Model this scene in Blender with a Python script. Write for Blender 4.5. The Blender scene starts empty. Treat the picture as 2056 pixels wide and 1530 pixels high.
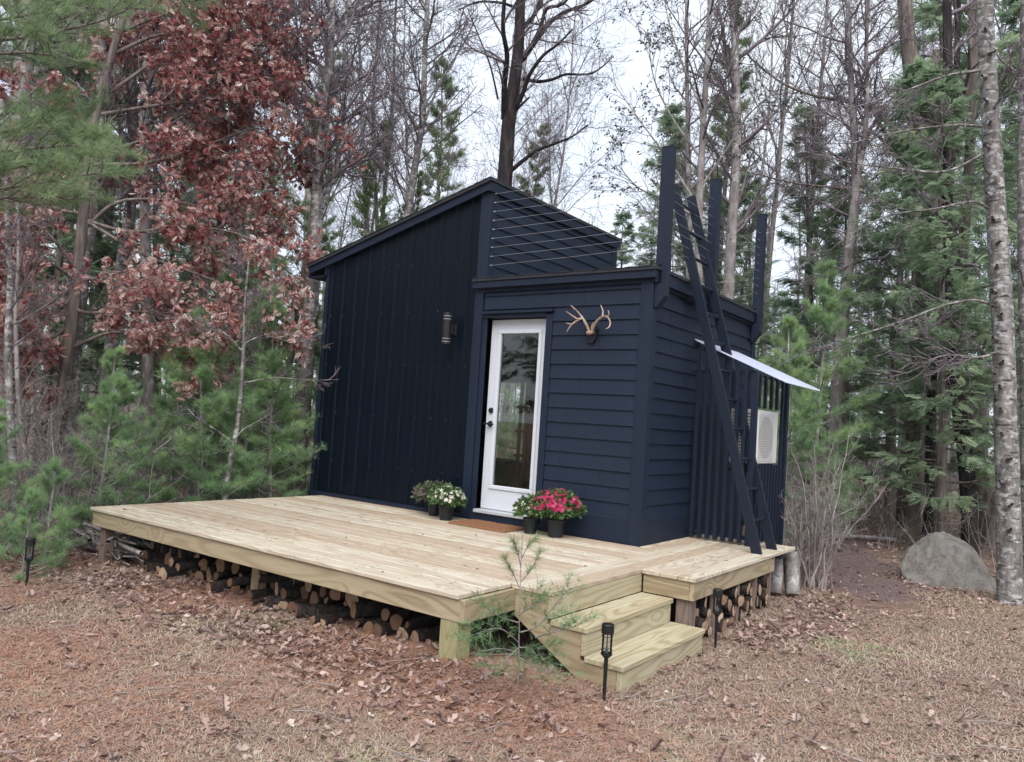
import bpy, math, random
import numpy as np
from mathutils import Vector, noise as mnoise

scene = bpy.context.scene
PI = math.pi

# ------------------------------------------------------------------ camera
CAM = np.array([3.020, -3.745, 1.580]); YAW, PITCH, ROLL, FPX = 0.631, 0.052, -0.064, 1554.3
_cy, _sy = math.cos(YAW), math.sin(YAW)
FW = np.array([-_sy*math.cos(PITCH), _cy*math.cos(PITCH), math.sin(PITCH)])
_rt = np.array([_cy, _sy, 0.0]); _up = np.cross(_rt, FW)
RT = _rt*math.cos(ROLL) - _up*math.sin(ROLL)
UP = _rt*math.sin(ROLL) + _up*math.cos(ROLL)
cam_d = bpy.data.cameras.new("camera"); cam = bpy.data.objects.new("camera", cam_d)
scene.collection.objects.link(cam); scene.camera = cam
from mathutils import Matrix
cam.matrix_world = Matrix(((RT[0], UP[0], -FW[0], CAM[0]), (RT[1], UP[1], -FW[1], CAM[1]),
                           (RT[2], UP[2], -FW[2], CAM[2]), (0, 0, 0, 1)))
cam_d.sensor_width = 36; cam_d.lens = FPX/2056*36; cam_d.clip_start = 0.05; cam_d.clip_end = 1000

# ------------------------------------------------------------------ sky, sun, exposure
SUN_EL, SUN_AZ = math.radians(50), math.radians(150)      # azimuth clockwise from +y
world = bpy.data.worlds.new("World"); scene.world = world; world.use_nodes = True
wn, wl = world.node_tree.nodes, world.node_tree.links
wn.clear()
wo = wn.new("ShaderNodeOutputWorld")
sky = wn.new("ShaderNodeTexSky"); sky.sky_type = 'NISHITA'; sky.sun_disc = False
sky.sun_elevation = SUN_EL; sky.sun_rotation = SUN_AZ
b1 = wn.new("ShaderNodeBackground"); b1.inputs[1].default_value = 0.12; wl.new(sky.outputs[0], b1.inputs[0])
tc = wn.new("ShaderNodeTexCoord"); nz = wn.new("ShaderNodeTexNoise"); nz.inputs['Scale'].default_value = 2.2
nz.inputs['Detail'].default_value = 5
wl.new(tc.outputs['Generated'], nz.inputs['Vector'])
cr = wn.new("ShaderNodeValToRGB"); cr.color_ramp.elements[0].position = .3; cr.color_ramp.elements[1].position = .7
cr.color_ramp.elements[0].color = (.52, .58, .68, 1); cr.color_ramp.elements[1].color = (.66, .69, .73, 1)
wl.new(nz.outputs['Fac'], cr.inputs[0])
b2 = wn.new("ShaderNodeBackground"); b2.inputs[1].default_value = 0.66; wl.new(cr.outputs[0], b2.inputs[0])
mx = wn.new("ShaderNodeMixShader"); mx.inputs[0].default_value = .9
wl.new(b1.outputs[0], mx.inputs[1]); wl.new(b2.outputs[0], mx.inputs[2]); wl.new(mx.outputs[0], wo.inputs[0])
sun_d = bpy.data.lights.new("sun", 'SUN'); sun_d.energy = 1.5; sun_d.angle = math.radians(48); sun_d.color = (1, .96, .91)
sun = bpy.data.objects.new("sun", sun_d); scene.collection.objects.link(sun)
sdir = Vector((math.sin(SUN_AZ)*math.cos(SUN_EL), math.cos(SUN_AZ)*math.cos(SUN_EL), math.sin(SUN_EL)))
sun.rotation_euler = sdir.to_track_quat('Z', 'Y').to_euler()
scene.view_settings.view_transform = 'Standard'; scene.view_settings.look = 'None'
scene.view_settings.exposure = 1.48; scene.view_settings.gamma = 1
scene.cycles.max_bounces = 6; scene.cycles.diffuse_bounces = 4; scene.cycles.transparent_max_bounces = 12
scene.cycles.use_denoising = True

# ------------------------------------------------------------------ camera rays as a measuring tool
def ray(u, v):
    return FW + RT*(u-1028)/FPX - UP*(v-765)/FPX
def onplane(u, v, ax, val):
    dd = ray(u, v); return CAM + dd*(val-CAM[ax])/dd[ax]
def far(u, v, dist):
    dd = ray(u, v); return CAM + dd*dist/math.hypot(dd[0], dd[1])
def spot(u, dist):                      # ground point under photo column u (at about the horizon)
    p = far(u, 850+0.064*(u-1028), dist); return (float(p[0]), float(p[1]))

# ------------------------------------------------------------------ mesh helpers
def set_props(o, label=None, cat=None, group=None, kind=None):
    if label: o["label"] = label
    if cat: o["category"] = cat
    if group: o["group"] = group
    if kind: o["kind"] = kind
    return o
def thing(name, label, cat, loc=(0, 0, 0), rz=0, group=None, kind=None):
    o = bpy.data.objects.new(name, None); scene.collection.objects.link(o)
    o.location = loc; o.rotation_euler = (0, 0, rz); o.empty_display_size = .1
    return set_props(o, label, cat, group, kind)
def npmesh(name, V, Fs, mats, r=None, g=None, mi=None, smooth=False):
    """Fs: list of int arrays (m,k). r: per-vertex float, g: per-vertex vector, mi: per-face index"""
    V = np.asarray(V, np.float32).reshape(-1, 3)
    me = bpy.data.meshes.new(name)
    Fs = [np.asarray(f, np.int32) for f in Fs if len(f)]
    nl = sum(f.size for f in Fs); nf = sum(len(f) for f in Fs)
    me.vertices.add(len(V)); me.vertices.foreach_set("co", V.ravel())
    me.loops.add(nl); me.loops.foreach_set("vertex_index", np.concatenate([f.ravel() for f in Fs]))
    st, o = [], 0
    for f in Fs:
        st.append(o + np.arange(len(f))*f.shape[1]); o += f.size
    me.polygons.add(nf); me.polygons.foreach_set("loop_start", np.concatenate(st).astype(np.int32))
    if smooth: me.polygons.foreach_set("use_smooth", np.ones(nf, bool))
    for m in (mats if isinstance(mats, (list, tuple)) else [mats]): me.materials.append(m)
    if mi is not None: me.polygons.foreach_set("material_index", np.asarray(mi, np.int32))
    me.update(calc_edges=True)
    if r is not None:
        a = me.attributes.new("rnd", 'FLOAT', 'POINT'); a.data.foreach_set("value", np.asarray(r, np.float32))
    if g is not None:
        a = me.attributes.new("grain", 'FLOAT_VECTOR', 'POINT'); a.data.foreach_set("vector", np.asarray(g, np.float32).ravel())
    return me
def link(name, me, parent=None, loc=None):
    o = bpy.data.objects.new(name, me); scene.collection.objects.link(o)
    if parent is not None: o.parent = parent
    if loc is not None: o.location = loc
    return o
class MB:
    """collects boxes, prisms, tubes and polygons into ONE mesh"""
    def __init__(s): s.v = []; s.f = []; s.r = []; s.g = []; s.n = 0
    def add(s, V, F, r=0.5, g=None):
        V = np.asarray(V, float)
        s.v.append(V); s.f += [tuple(int(i)+s.n for i in f) for f in F]; s.n += len(V)
        s.r.append(np.full(len(V), r) if np.isscalar(r) else r)
        s.g.append(V if g is None else g)
    def box(s, a, b, r=None, along=None, bev=0.0):
        x0, y0, z0 = a; x1, y1, z1 = b
        r = random.random() if r is None else r
        if bev <= 0:
            V = np.array([(x, y, z) for x in (x0, x1) for y in (y0, y1) for z in (z0, z1)])
            F = [(0, 1, 3, 2), (4, 6, 7, 5), (0, 4, 5, 1), (2, 3, 7, 6), (0, 2, 6, 4), (1, 5, 7, 3)]
        else:
            V = []; 
            c = [(x0, x1), (y0, y1), (z0, z1)]
            idx = {}
            for i in (0, 1):
                for j in (0, 1):
                    for k in (0, 1):
                        for ax in range(3):
                            p = [c[0][i], c[1][j], c[2][k]]
                            sg = [1-2*i, 1-2*j, 1-2*k]
                            for q in range(3):
                                if q != ax: p[q] += sg[q]*bev
                            idx[(i, j, k, ax)] = len(V); V.append(p)
            F = []
            for ax in range(3):
                o1, o2 = [(1, 2), (0, 2), (0, 1)][ax]
                for s_ in (0, 1):
                    def K(a1, a2):
                        t = [0, 0, 0]; t[ax] = s_; t[o1] = a1; t[o2] = a2; return idx[tuple(t)+(ax,)]
                    F.append((K(0, 0), K(1, 0), K(1, 1), K(0, 1)))
                for a1 in (0, 1):        # edges parallel to ax
                    for a2 in (0, 1):
                        def E(s_, w):
                            t = [0, 0, 0]; t[ax] = s_; t[o1] = a1; t[o2] = a2; return idx[tuple(t)+(w,)]
                        F.append((E(0, o1), E(1, o1), E(1, o2), E(0, o2)))
            for i in (0, 1):
                for j in (0, 1):
                    for k in (0, 1): F.append(tuple(idx[(i, j, k, q)] for q in range(3)))
            V = np.array(V, float)
        g = None
        if along is not None:
            o = np.array([random.uniform(0, 50), random.uniform(0, 50), random.uniform(0, 50)])
            q = V.copy()
            if along == 0: g = q
            elif along == 1: g = q[:, [1, 0, 2]]
            else: g = q[:, [2, 0, 1]]
            g = g + o
        s.add(V, F, r, g)
    def prism(s, poly, ax, a, b, r=None, along=None, rot=None):
        """poly: 2-d points in the plane across axis ax, extruded from a to b"""
        n = len(poly); V = []
        for t in (a, b):
            for p in poly:
                q = list(p); q.insert(ax, t); V.append(q)
        F = [tuple(range(n))[::-1], tuple(range(n, 2*n))] + [(i, (i+1) % n, n+(i+1) % n, n+i) for i in range(n)]
        V = np.array(V, float); r = random.random() if r is None else r
        g = None
        if along is not None:
            g = V[:, [along]+[k for k in range(3) if k != along]] + np.random.rand(3)*40
        s.add(V, F, r, g)
    def tube(s, pts, rad, n=8, r=None, cap=True):
        V, F = tube_arr(np.array(pts, float), np.array(rad, float)*np.ones(len(pts)), n)
        F = [tuple(f) for f in F]
        if cap:
            F.append(tuple(range(n))[::-1]); F.append(tuple(range(len(V)-n, len(V))))
        s.add(V, F, .5 if r is None else r)
    def lathe(s, prof, c=(0, 0, 0), n=20, r=.5, cap=True):
        V = []; 
        for (rr, z) in prof:
            for k in range(n): V.append((c[0]+rr*math.cos(2*PI*k/n), c[1]+rr*math.sin(2*PI*k/n), c[2]+z))
        F = [(i*n+k, i*n+(k+1) % n, (i+1)*n+(k+1) % n, (i+1)*n+k) for i in range(len(prof)-1) for k in range(n)]
        if cap: F.append(tuple(range(n))[::-1]); F.append(tuple(range(len(V)-n, len(V))))
        s.add(np.array(V), F, r)
    def build(s, name, mat, parent=None, smooth=False, recalc=True):
        me = bpy.data.meshes.new(name)
        V = np.concatenate(s.v); me.from_pydata(V.tolist(), [], s.f)
        me.materials.append(mat)
        a = me.attributes.new("rnd", 'FLOAT', 'POINT'); a.data.foreach_set("value", np.concatenate(s.r).astype(np.float32))
        a = me.attributes.new("grain", 'FLOAT_VECTOR', 'POINT'); a.data.foreach_set("vector", np.concatenate(s.g).astype(np.float32).ravel())
        if recalc:
            import bmesh
            bm = bmesh.new(); bm.from_mesh(me); bmesh.ops.recalc_face_normals(bm, faces=bm.faces); bm.to_mesh(me); bm.free()
        if smooth:
            me.polygons.foreach_set("use_smooth", np.ones(len(me.polygons), bool))
        return link(name, me, parent)
def tube_arr(P, R, n=6, up=None):
    m = len(P)
    T = np.zeros_like(P); T[1:-1] = P[2:]-P[:-2]; T[0] = P[1]-P[0]; T[-1] = P[-1]-P[-2]
    T /= (np.linalg.norm(T, axis=1, keepdims=True)+1e-9)
    mt = T.mean(0)
    ref = np.array([0, 0, 1.0]) if abs(mt[2]) < .8*np.linalg.norm(mt)+1e-9 else np.array([1.0, 0, 0])
    A = np.cross(T, ref); A /= (np.linalg.norm(A, axis=1, keepdims=True)+1e-9); B = np.cross(T, A)
    th = np.arange(n)*2*PI/n
    V = P[:, None, :] + R[:, None, None]*(A[:, None, :]*np.cos(th)[None, :, None] + B[:, None, :]*np.sin(th)[None, :, None])
    i = np.arange(m-1)[:, None]; k = np.arange(n)[None, :]; k2 = (k+1) % n
    F = np.stack([i*n+k, i*n+k2, (i+1)*n+k2, (i+1)*n+k], -1).reshape(-1, 4)
    return V.reshape(-1, 3), F
class TubeSet:
    def __init__(s): s.V = []; s.F = []; s.n = 0; s.R = []
    def add(s, P, R, n, rnd=.5):
        V, F = tube_arr(np.asarray(P, float), np.asarray(R, float), n)
        s.V.append(V); s.F.append(F+s.n); s.n += len(V); s.R.append(np.full(len(V), rnd))
    def mesh(s, name, mat, smooth=True):
        if not s.V: return None
        return npmesh(name, np.concatenate(s.V), [np.concatenate(s.F)], mat, r=np.concatenate(s.R), smooth=smooth)
def place(T, F, pos, X, Z, scale, bend=None):
    """copies of template T (k,3) at pos (n,3), template x axis -> X, z axis ~ Z"""
    n = len(pos); X = X/(np.linalg.norm(X, axis=1, keepdims=True)+1e-9)
    Y = np.cross(Z, X); Y /= (np.linalg.norm(Y, axis=1, keepdims=True)+1e-9); Z = np.cross(X, Y)
    M = np.stack([X, Y, Z], 1)                                   # rows
    V = np.einsum('kj,njc->nkc', T, M)*np.asarray(scale).reshape(n, 1, 1) + pos[:, None, :]
    k = len(T); FF = (F[None] + (np.arange(n)*k)[:, None, None]).reshape(-1, F.shape[1])
    return V.reshape(-1, 3), FF

# ------------------------------------------------------------------ materials
def mat(name, rough=.6, metallic=0.0, spec=.5):
    m = bpy.data.materials.new(name); m.use_nodes = True
    b = m.node_tree.nodes['Principled BSDF']; b.inputs['Roughness'].default_value = rough
    b.inputs['Metallic'].default_value = metallic; b.inputs['Specular IOR Level'].default_value = spec
    return m, m.node_tree.nodes, m.node_tree.links, b
def ramp(nodes, stops):
    c = nodes.new("ShaderNodeValToRGB"); e = c.color_ramp.elements
    while len(e) > 1: e.remove(e[-1])
    e[0].position = stops[0][0]; e[0].color = tuple(stops[0][1])+(1,)
    for p, col in stops[1:]:
        q = e.new(p); q.color = tuple(col)+(1,)
    return c
def noise(nodes, links, vec, scale, detail=4, rough=.55, dist=0):
    n = nodes.new("ShaderNodeTexNoise"); n.inputs['Scale'].default_value = scale; n.inputs['Detail'].default_value = detail
    n.inputs['Roughness'].default_value = rough; n.inputs['Distortion'].default_value = dist
    links.new(vec, n.inputs['Vector']); return n
def bump(nodes, links, h, b, strength=.4, dist=.01):
    u = nodes.new("ShaderNodeBump"); u.inputs['Strength'].default_value = strength; u.inputs['Distance'].default_value = dist
    links.new(h, u.inputs['Height']); links.new(u.outputs[0], b.inputs['Normal'])
def attr(nodes, name):
    a = nodes.new("ShaderNodeAttribute"); a.attribute_name = name; return a
def mapping(nodes, links, vec, sc):
    m = nodes.new("ShaderNodeMapping"); m.inputs['Scale'].default_value = sc; links.new(vec, m.inputs['Vector']); return m.outputs[0]
def mixc(nodes, links, fac, a, b, mode='MIX'):
    m = nodes.new("ShaderNodeMix"); m.data_type = 'RGBA'; m.blend_type = mode
    for sock, val in ((m.inputs[0], fac), (m.inputs[6], a), (m.inputs[7], b)):
        if isinstance(val, (int, float)): sock.default_value = val
        elif isinstance(val, tuple): sock.default_value = val+(1,) if len(val) == 3 else val
        else: links.new(val, sock)
    return m.outputs[2]
def math_(nodes, links, op, a, b=None):
    m = nodes.new("ShaderNodeMath"); m.operation = op
    for i, val in enumerate((a, b)):
        if val is None: continue
        if isinstance(val, (int, float)): m.inputs[i].default_value = val
        else: links.new(val, m.inputs[i])
    return m.outputs[0]

def m_paint(name, col, var=.25, rough=.55, sc=(1.5, 1.5, 1.5), grain=90, bstr=.25):
    m, n, l, b = mat(name, rough, 0, .32)
    t = n.new("ShaderNodeTexCoord")
    a = noise(n, l, t.outputs['Object'], 2.3, 5); a2 = noise(n, l, mapping(n, l, t.outputs['Object'], sc), grain, 4)
    c = mixc(n, l, a.outputs['Fac'], tuple(x*(1-var) for x in col), tuple(x*(1+var) for x in col))
    c = mixc(n, l, math_(n, l, 'MULTIPLY', a2.outputs['Fac'], .5), c, tuple(x*.55 for x in col))
    st = noise(n, l, mapping(n, l, t.outputs['Object'], (7, 7, .45)), 1.6, 5, .6); sr = ramp(n, [(.45, (0, 0, 0)), (.75, (1, 1, 1))]); l.new(st.outputs['Fac'], sr.inputs[0])
    c = mixc(n, l, math_(n, l, 'MULTIPLY', sr.outputs[0], min(.5, var*1.6)), c, tuple(x*1.5+.002 for x in col))
    l.new(c, b.inputs['Base Color']); bump(n, l, a2.outputs['Fac'], b, bstr, .004)
    return m
NAVY = (.0055, .0125, .031)
M_clap = m_paint('navy_clapboard_paint', NAVY, .22, .62, (.12, .12, 1), 120, .5)
M_clapy = M_clap
M_trim = m_paint('navy_trim_paint', (.005, .0115, .029), .2, .6, (1, 1, .15), 110, .6)
M_beam = m_paint('navy_post_paint', (.005, .011, .028), .2, .55, (1, 1, .1), 100, .5)
M_ladder = m_paint('dark_ladder_stain', (.0045, .0095, .022), .2, .45, (1, 1, .1), 100, .4)
M_black = m_paint('black_metal', (.012, .013, .015), .2, .4, (1, 1, 1), 60, .1)
M_potm = m_paint('black_plastic_pot', (.013, .016, .019), .2, .38, (1, 1, 1), 30, .1)
M_white = m_paint('white_door_paint', (.60, .62, .68), .03, .35, (1, 1, 1), 60, .03)
M_silver = m_paint('grey_aluminium_sill', (.42, .43, .46), .1, .35, (1, 1, 1), 60, .1)
M_acw = m_paint('white_ac_casing', (.66, .66, .64), .05, .4, (1, 1, 1), 60, .03)
M_dark = m_paint('dark_interior', (.012, .012, .013), .2, .7)

def m_metalwall():
    m, n, l, b = mat('black_blue_steel_sheet', .42, .0, .16)
    t = n.new("ShaderNodeTexCoord")
    a = noise(n, l, mapping(n, l, t.outputs['Object'], (1, 1, .35)), 3.5, 5)
    c = mixc(n, l, a.outputs['Fac'], (.0006, .0026, .0070), (.0016, .0048, .0120))
    l.new(c, b.inputs['Base Color'])
    a2 = noise(n, l, mapping(n, l, t.outputs['Object'], (1, 1, .1)), 9, 3)
    r = n.new("ShaderNodeMapRange"); l.new(a2.outputs['Fac'], r.inputs[0]); r.inputs[3].default_value = .32; r.inputs[4].default_value = .55
    l.new(r.outputs[0], b.inputs['Roughness']); bump(n, l, a2.outputs['Fac'], b, .12, .01)
    return m
M_steel = m_metalwall()
def m_shingle():
    m, n, l, b = mat('black_asphalt_roofing', .9)
    t = n.new("ShaderNodeTexCoord"); a = noise(n, l, t.outputs['Object'], 220, 3); a2 = noise(n, l, t.outputs['Object'], 6, 4)
    c = mixc(n, l, a.outputs['Fac'], (.006, .008, .012), (.045, .05, .06)); c = mixc(n, l, a2.outputs['Fac'], c, (.012, .014, .02))
    l.new(c, b.inputs['Base Color']); bump(n, l, a.outputs['Fac'], b, .6, .004); return m
M_roof = m_shingle()

def m_wood(name, light, dark, warm, rough=.62, gs=1.0, knots=True, rings=16, wstr=.5):
    m, n, l, b = mat(name, rough, 0, .3)
    g = attr(n, 'grain').outputs['Vector']; rn = attr(n, 'rnd').outputs['Fac']
    f = noise(n, l, mapping(n, l, g, (.75*gs, 5.5*gs, 5.5*gs)), 1.0, 1.5, .4)          # contour lines of a stretched field = cathedral grain
    if knots:
        vo = n.new("ShaderNodeTexVoronoi"); vo.inputs['Scale'].default_value = 1.0; vo.inputs['Randomness'].default_value = 1
        l.new(mapping(n, l, g, (1.5, 5.0, 2.2)), vo.inputs['Vector'])
        kp = n.new("ShaderNodeMapRange"); kp.interpolation_type = 'SMOOTHSTEP'; l.new(vo.outputs['Distance'], kp.inputs[0]); kp.inputs[1].default_value = .0; kp.inputs[2].default_value = .32; kp.inputs[3].default_value = .22; kp.inputs[4].default_value = 0
        fv = math_(n, l, 'ADD', f.outputs['Fac'], kp.outputs[0])
    else: fv = f.outputs['Fac']
    s = math_(n, l, 'SINE', math_(n, l, 'MULTIPLY', fv, rings*6.283))
    fine = noise(n, l, mapping(n, l, g, (5, 170, 170)), 1.5, 3)
    base = mixc(n, l, rn, light, warm)
    blot = noise(n, l, mapping(n, l, g, (1.0, 4, 4)), 1.3, 4)
    bl = ramp(n, [(.42, (0, 0, 0)), (.70, (1, 1, 1))]); l.new(blot.outputs['Fac'], bl.inputs[0])
    base = mixc(n, l, math_(n, l, 'MULTIPLY', bl.outputs[0], .6), base, warm)
    wr = ramp(n, [(.35, (0, 0, 0)), (.85, (.7, .7, .7)), (1, (1, 1, 1))]); l.new(math_(n, l, 'MULTIPLY_ADD', s, .5), wr.inputs[0])
    wr.inputs[0].links[0].from_node.inputs[2].default_value = .5
    vis = noise(n, l, mapping(n, l, g, (.9, 3, 3)), 1.1, 2)
    c = mixc(n, l, math_(n, l, 'MULTIPLY', wr.outputs[0], math_(n, l, 'MULTIPLY', vis.outputs['Fac'], wstr*1.9)), base, dark)
    fr = ramp(n, [(.45, (0, 0, 0)), (.75, (1, 1, 1))]); l.new(fine.outputs['Fac'], fr.inputs[0])
    c = mixc(n, l, math_(n, l, 'MULTIPLY', fr.outputs[0], .35), c, dark)
    if knots:
        kr = ramp(n, [(.0, (1, 1, 1)), (.045, (.9, .9, .9)), (.07, (.0, .0, .0))]); l.new(vo.outputs['Distance'], kr.inputs[0])
        c = mixc(n, l, math_(n, l, 'MULTIPLY', kr.outputs[0], .75), c, tuple(x*.45 for x in dark))
    l.new(c, b.inputs['Base Color']); bump(n, l, fine.outputs['Fac'], b, .35, .003)
    return m
M_deck = m_wood('treated_pine_decking', (.58, .55, .445), (.27, .18, .12), (.42, .335, .25), rings=14, wstr=.5)
M_frame = m_wood('treated_pine_framing', (.40, .35, .24), (.18, .12, .065), (.33, .26, .165), gs=.8, rings=12)
M_step = m_wood('treated_pine_step', (.46, .43, .31), (.23, .16, .08), (.39, .33, .21), gs=.8, rings=12)
M_post = m_wood('green_treated_post', (.34, .34, .18), (.17, .17, .09), (.30, .25, .14), knots=False)
M_oldpost = m_wood('weathered_post', (.20, .15, .13), (.10, .075, .065), (.22, .16, .13), knots=False)
M_panel = m_wood('interior_wood_panelling', (.22, .13, .07), (.10, .055, .03), (.18, .10, .055), knots=False)

def m_bark(name, c1, c2, c3, scale=6, patch=2.0, stretch=.25, white=None, wfac=.5, bstr=.8, lent=False):
    m, n, l, b = mat(name, .9, 0, .2)
    t = n.new("ShaderNodeTexCoord"); g = t.outputs['Object']
    a = noise(n, l, mapping(n, l, g, (1, 1, stretch)), scale*2.2, 6, .65)
    p = noise(n, l, g, patch, 4)
    r = ramp(n, [(.3, c1), (.5, c2), (.72, c3)]); l.new(a.outputs['Fac'], r.inputs[0])
    c = r.outputs[0]
    if white is not None:
        wr = ramp(n, [(wfac-.06, (0, 0, 0)), (wfac+.06, (1, 1, 1))])
        q = noise(n, l, mapping(n, l, g, (1, 1, .8 if not lent else 1.6)), patch*3, 6, .7); l.new(q.outputs['Fac'], wr.inputs[0])
        c = mixc(n, l, wr.outputs[0], c, white)
        if lent:
            ln = noise(n, l, mapping(n, l, g, (1, 1, 4.5)), 7, 3, .5)
            lr = ramp(n, [(.60, (0, 0, 0)), (.66, (1, 1, 1))]); l.new(ln.outputs['Fac'], lr.inputs[0])
            c = mixc(n, l, math_(n, l, 'MULTIPLY', lr.outputs[0], .85), c, tuple(x*.6 for x in c1))
    l.new(c, b.inputs['Base Color']); bump(n, l, a.outputs['Fac'], b, bstr, .03)
    return m
M_bgrey = m_bark('grey_bark', (.10, .088, .088), (.23, .205, .20), (.36, .335, .33), white=(.46, .45, .45), wfac=.60)
M_bdark = m_bark('dark_bark', (.010, .008, .009), (.026, .021, .022), (.065, .055, .054))
M_bbrown = m_bark('brown_furrowed_bark', (.045, .036, .033), (.15, .125, .113), (.27, .235, .215), scale=7, stretch=.15)
M_bwhite = m_bark('pale_mottled_bark', (.045, .04, .04), (.16, .145, .14), (.29, .275, .265), patch=3.2, white=(.42, .415, .41), wfac=.56, lent=True, bstr=.7)
M_btwig = m_bark('twig_bark', (.08, .065, .075), (.16, .135, .15), (.26, .225, .24), bstr=.2)
M_btwigl = m_bark('pale_twig_bark', (.16, .135, .135), (.30, .26, .255), (.44, .39, .38), bstr=.2)
M_blog = m_bark('log_bark', (.012, .009, .008), (.036, .027, .025), (.085, .07, .064), scale=14)

def m_leaf(name, stops, rough=.6, trans=.25):
    m, n, l, b = mat(name, rough, 0, .25)
    rn = attr(n, 'rnd').outputs['Fac']
    c = ramp(n, stops); l.new(rn, c.inputs[0]); l.new(c.outputs[0], b.inputs['Base Color'])
    if trans > 0:
        tr = n.new("ShaderNodeBsdfTranslucent"); l.new(c.outputs[0], tr.inputs[0]); ms = n.new("ShaderNodeMixShader")
        ms.inputs[0].default_value = trans; l.new(b.outputs[0], ms.inputs[1]); l.new(tr.outputs[0], ms.inputs[2])
        l.new(ms.outputs[0], n['Material Output'].inputs[0])
    return m
M_oakl = m_leaf('russet_oak_leaf', [(0, (.16, .038, .04)), (.3, (.32, .09, .088)), (.52, (.48, .22, .20)), (.75, (.66, .42, .38)), (1, (.80, .65, .60))], .6, .45)
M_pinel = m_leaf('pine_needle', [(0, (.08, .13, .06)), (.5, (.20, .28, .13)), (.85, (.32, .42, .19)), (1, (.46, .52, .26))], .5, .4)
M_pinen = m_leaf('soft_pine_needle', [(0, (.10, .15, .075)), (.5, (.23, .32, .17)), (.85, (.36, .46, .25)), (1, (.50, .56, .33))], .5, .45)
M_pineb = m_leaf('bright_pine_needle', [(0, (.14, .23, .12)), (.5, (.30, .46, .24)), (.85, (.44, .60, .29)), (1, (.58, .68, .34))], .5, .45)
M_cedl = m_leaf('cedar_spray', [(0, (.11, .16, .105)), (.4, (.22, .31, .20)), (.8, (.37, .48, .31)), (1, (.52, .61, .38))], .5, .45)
M_farl = m_leaf('far_evergreen', [(0, (.16, .21, .17)), (.5, (.26, .34, .26)), (1, (.38, .46, .34))], .6, .4)
M_dryl = m_leaf('curled_green_leaf', [(0, (.04, .06, .045)), (1, (.10, .13, .08))], .6)
M_litter = m_leaf('fallen_leaf', [(0, (.10, .058, .052)), (.3, (.22, .14, .122)), (.6, (.33, .225, .195)), (.85, (.43, .32, .28)), (1, (.52, .42, .37))], .7, .08)
M_needle = m_leaf('fallen_pine_needle', [(0, (.19, .085, .055)), (.5, (.40, .21, .145)), (1, (.56, .37, .28))], .7, 0)
M_grass = m_leaf('dry_grass_blade', [(0, (.19, .14, .11)), (.45, (.40, .305, .24)), (.8, (.50, .42, .32)), (.93, (.38, .38, .23)), (1, (.29, .33, .18))], .7, .15)

def m_ground():
    m, n, l, b = mat('leaf_litter_soil', .95, 0, .1)
    g = n.new("ShaderNodeNewGeometry").outputs['Position']
    big = noise(n, l, g, .55, 5, .6); mid = noise(n, l, g, 3.5, 6, .65); fine = noise(n, l, g, 38, 6, .75)
    r = ramp(n, [(.28, (.05, .032, .028)), (.48, (.16, .105, .09)), (.62, (.30, .205, .175)), (.8, (.42, .32, .27))])
    mm = math_(n, l, 'ADD', math_(n, l, 'MULTIPLY', fine.outputs['Fac'], .65), math_(n, l, 'MULTIPLY', mid.outputs['Fac'], .35))
    l.new(mm, r.inputs[0])
    tan = ramp(n, [(.3, (.10, .08, .055)), (.6, (.27, .21, .15)), (.8, (.40, .33, .23))]); l.new(mm, tan.inputs[0])
    f = ramp(n, [(.42, (0, 0, 0)), (.6, (1, 1, 1))]); l.new(big.outputs['Fac'], f.inputs[0])
    c = mixc(n, l, f.outputs[0], r.outputs[0], tan.outputs[0])
    l.new(c, b.inputs['Base Color']); bump(n, l, mm, b, .9, .03)
    return m
M_ground = m_ground()
def m_path():
    m, n, l, b = mat('trodden_earth', .95, 0, .1)
    g = n.new("ShaderNodeNewGeometry").outputs['Position']
    a = noise(n, l, g, 26, 6, .7); c = ramp(n, [(.3, (.06, .042, .040)), (.6, (.17, .125, .12)), (.8, (.27, .21, .20))])
    l.new(a.outputs['Fac'], c.inputs[0]); l.new(c.outputs[0], b.inputs['Base Color']); bump(n, l, a.outputs['Fac'], b, .8, .02)
    return m
M_path = m_path()
def m_rock():
    m, n, l, b = mat('lichened_granite', .92, 0, .15)
    t = n.new("ShaderNodeTexCoord").outputs['Object']
    a = noise(n, l, t, 4.5, 9, .75, .6); s = noise(n, l, t, 75, 5, .8); w = noise(n, l, t, 1.8, 7, .7, .4); v = n.new("ShaderNodeTexVoronoi"); v.inputs['Scale'].default_value = 26; l.new(t, v.inputs['Vector'])
    c = ramp(n, [(.32, (.20, .18, .165)), (.46, (.44, .405, .37)), (.58, (.60, .56, .515)), (.72, (.74, .70, .65))]); l.new(a.outputs['Fac'], c.inputs[0])
    sr = ramp(n, [(.40, (0, 0, 0)), (.62, (1, 1, 1))]); l.new(s.outputs['Fac'], sr.inputs[0])
    d = mixc(n, l, math_(n, l, 'MULTIPLY', sr.outputs[0], .45), c.outputs[0], (.16, .15, .14))
    wr = ramp(n, [(.50, (0, 0, 0)), (.60, (1, 1, 1))]); l.new(w.outputs['Fac'], wr.inputs[0])
    d = mixc(n, l, math_(n, l, 'MULTIPLY', wr.outputs[0], .3), d, (.20, .205, .15))
    vr = ramp(n, [(.0, (1, 1, 1)), (.12, (1, 1, 1)), (.2, (0, 0, 0))]); l.new(v.outputs['Distance'], vr.inputs[0])
    d = mixc(n, l, math_(n, l, 'MULTIPLY', vr.outputs[0], .35), d, (.55, .54, .50))
    l.new(d, b.inputs['Base Color']); bump(n, l, math_(n, l, 'ADD', a.outputs['Fac'], s.outputs['Fac']), b, 1.0, .05)
    return m
M_rock = m_rock()
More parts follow.
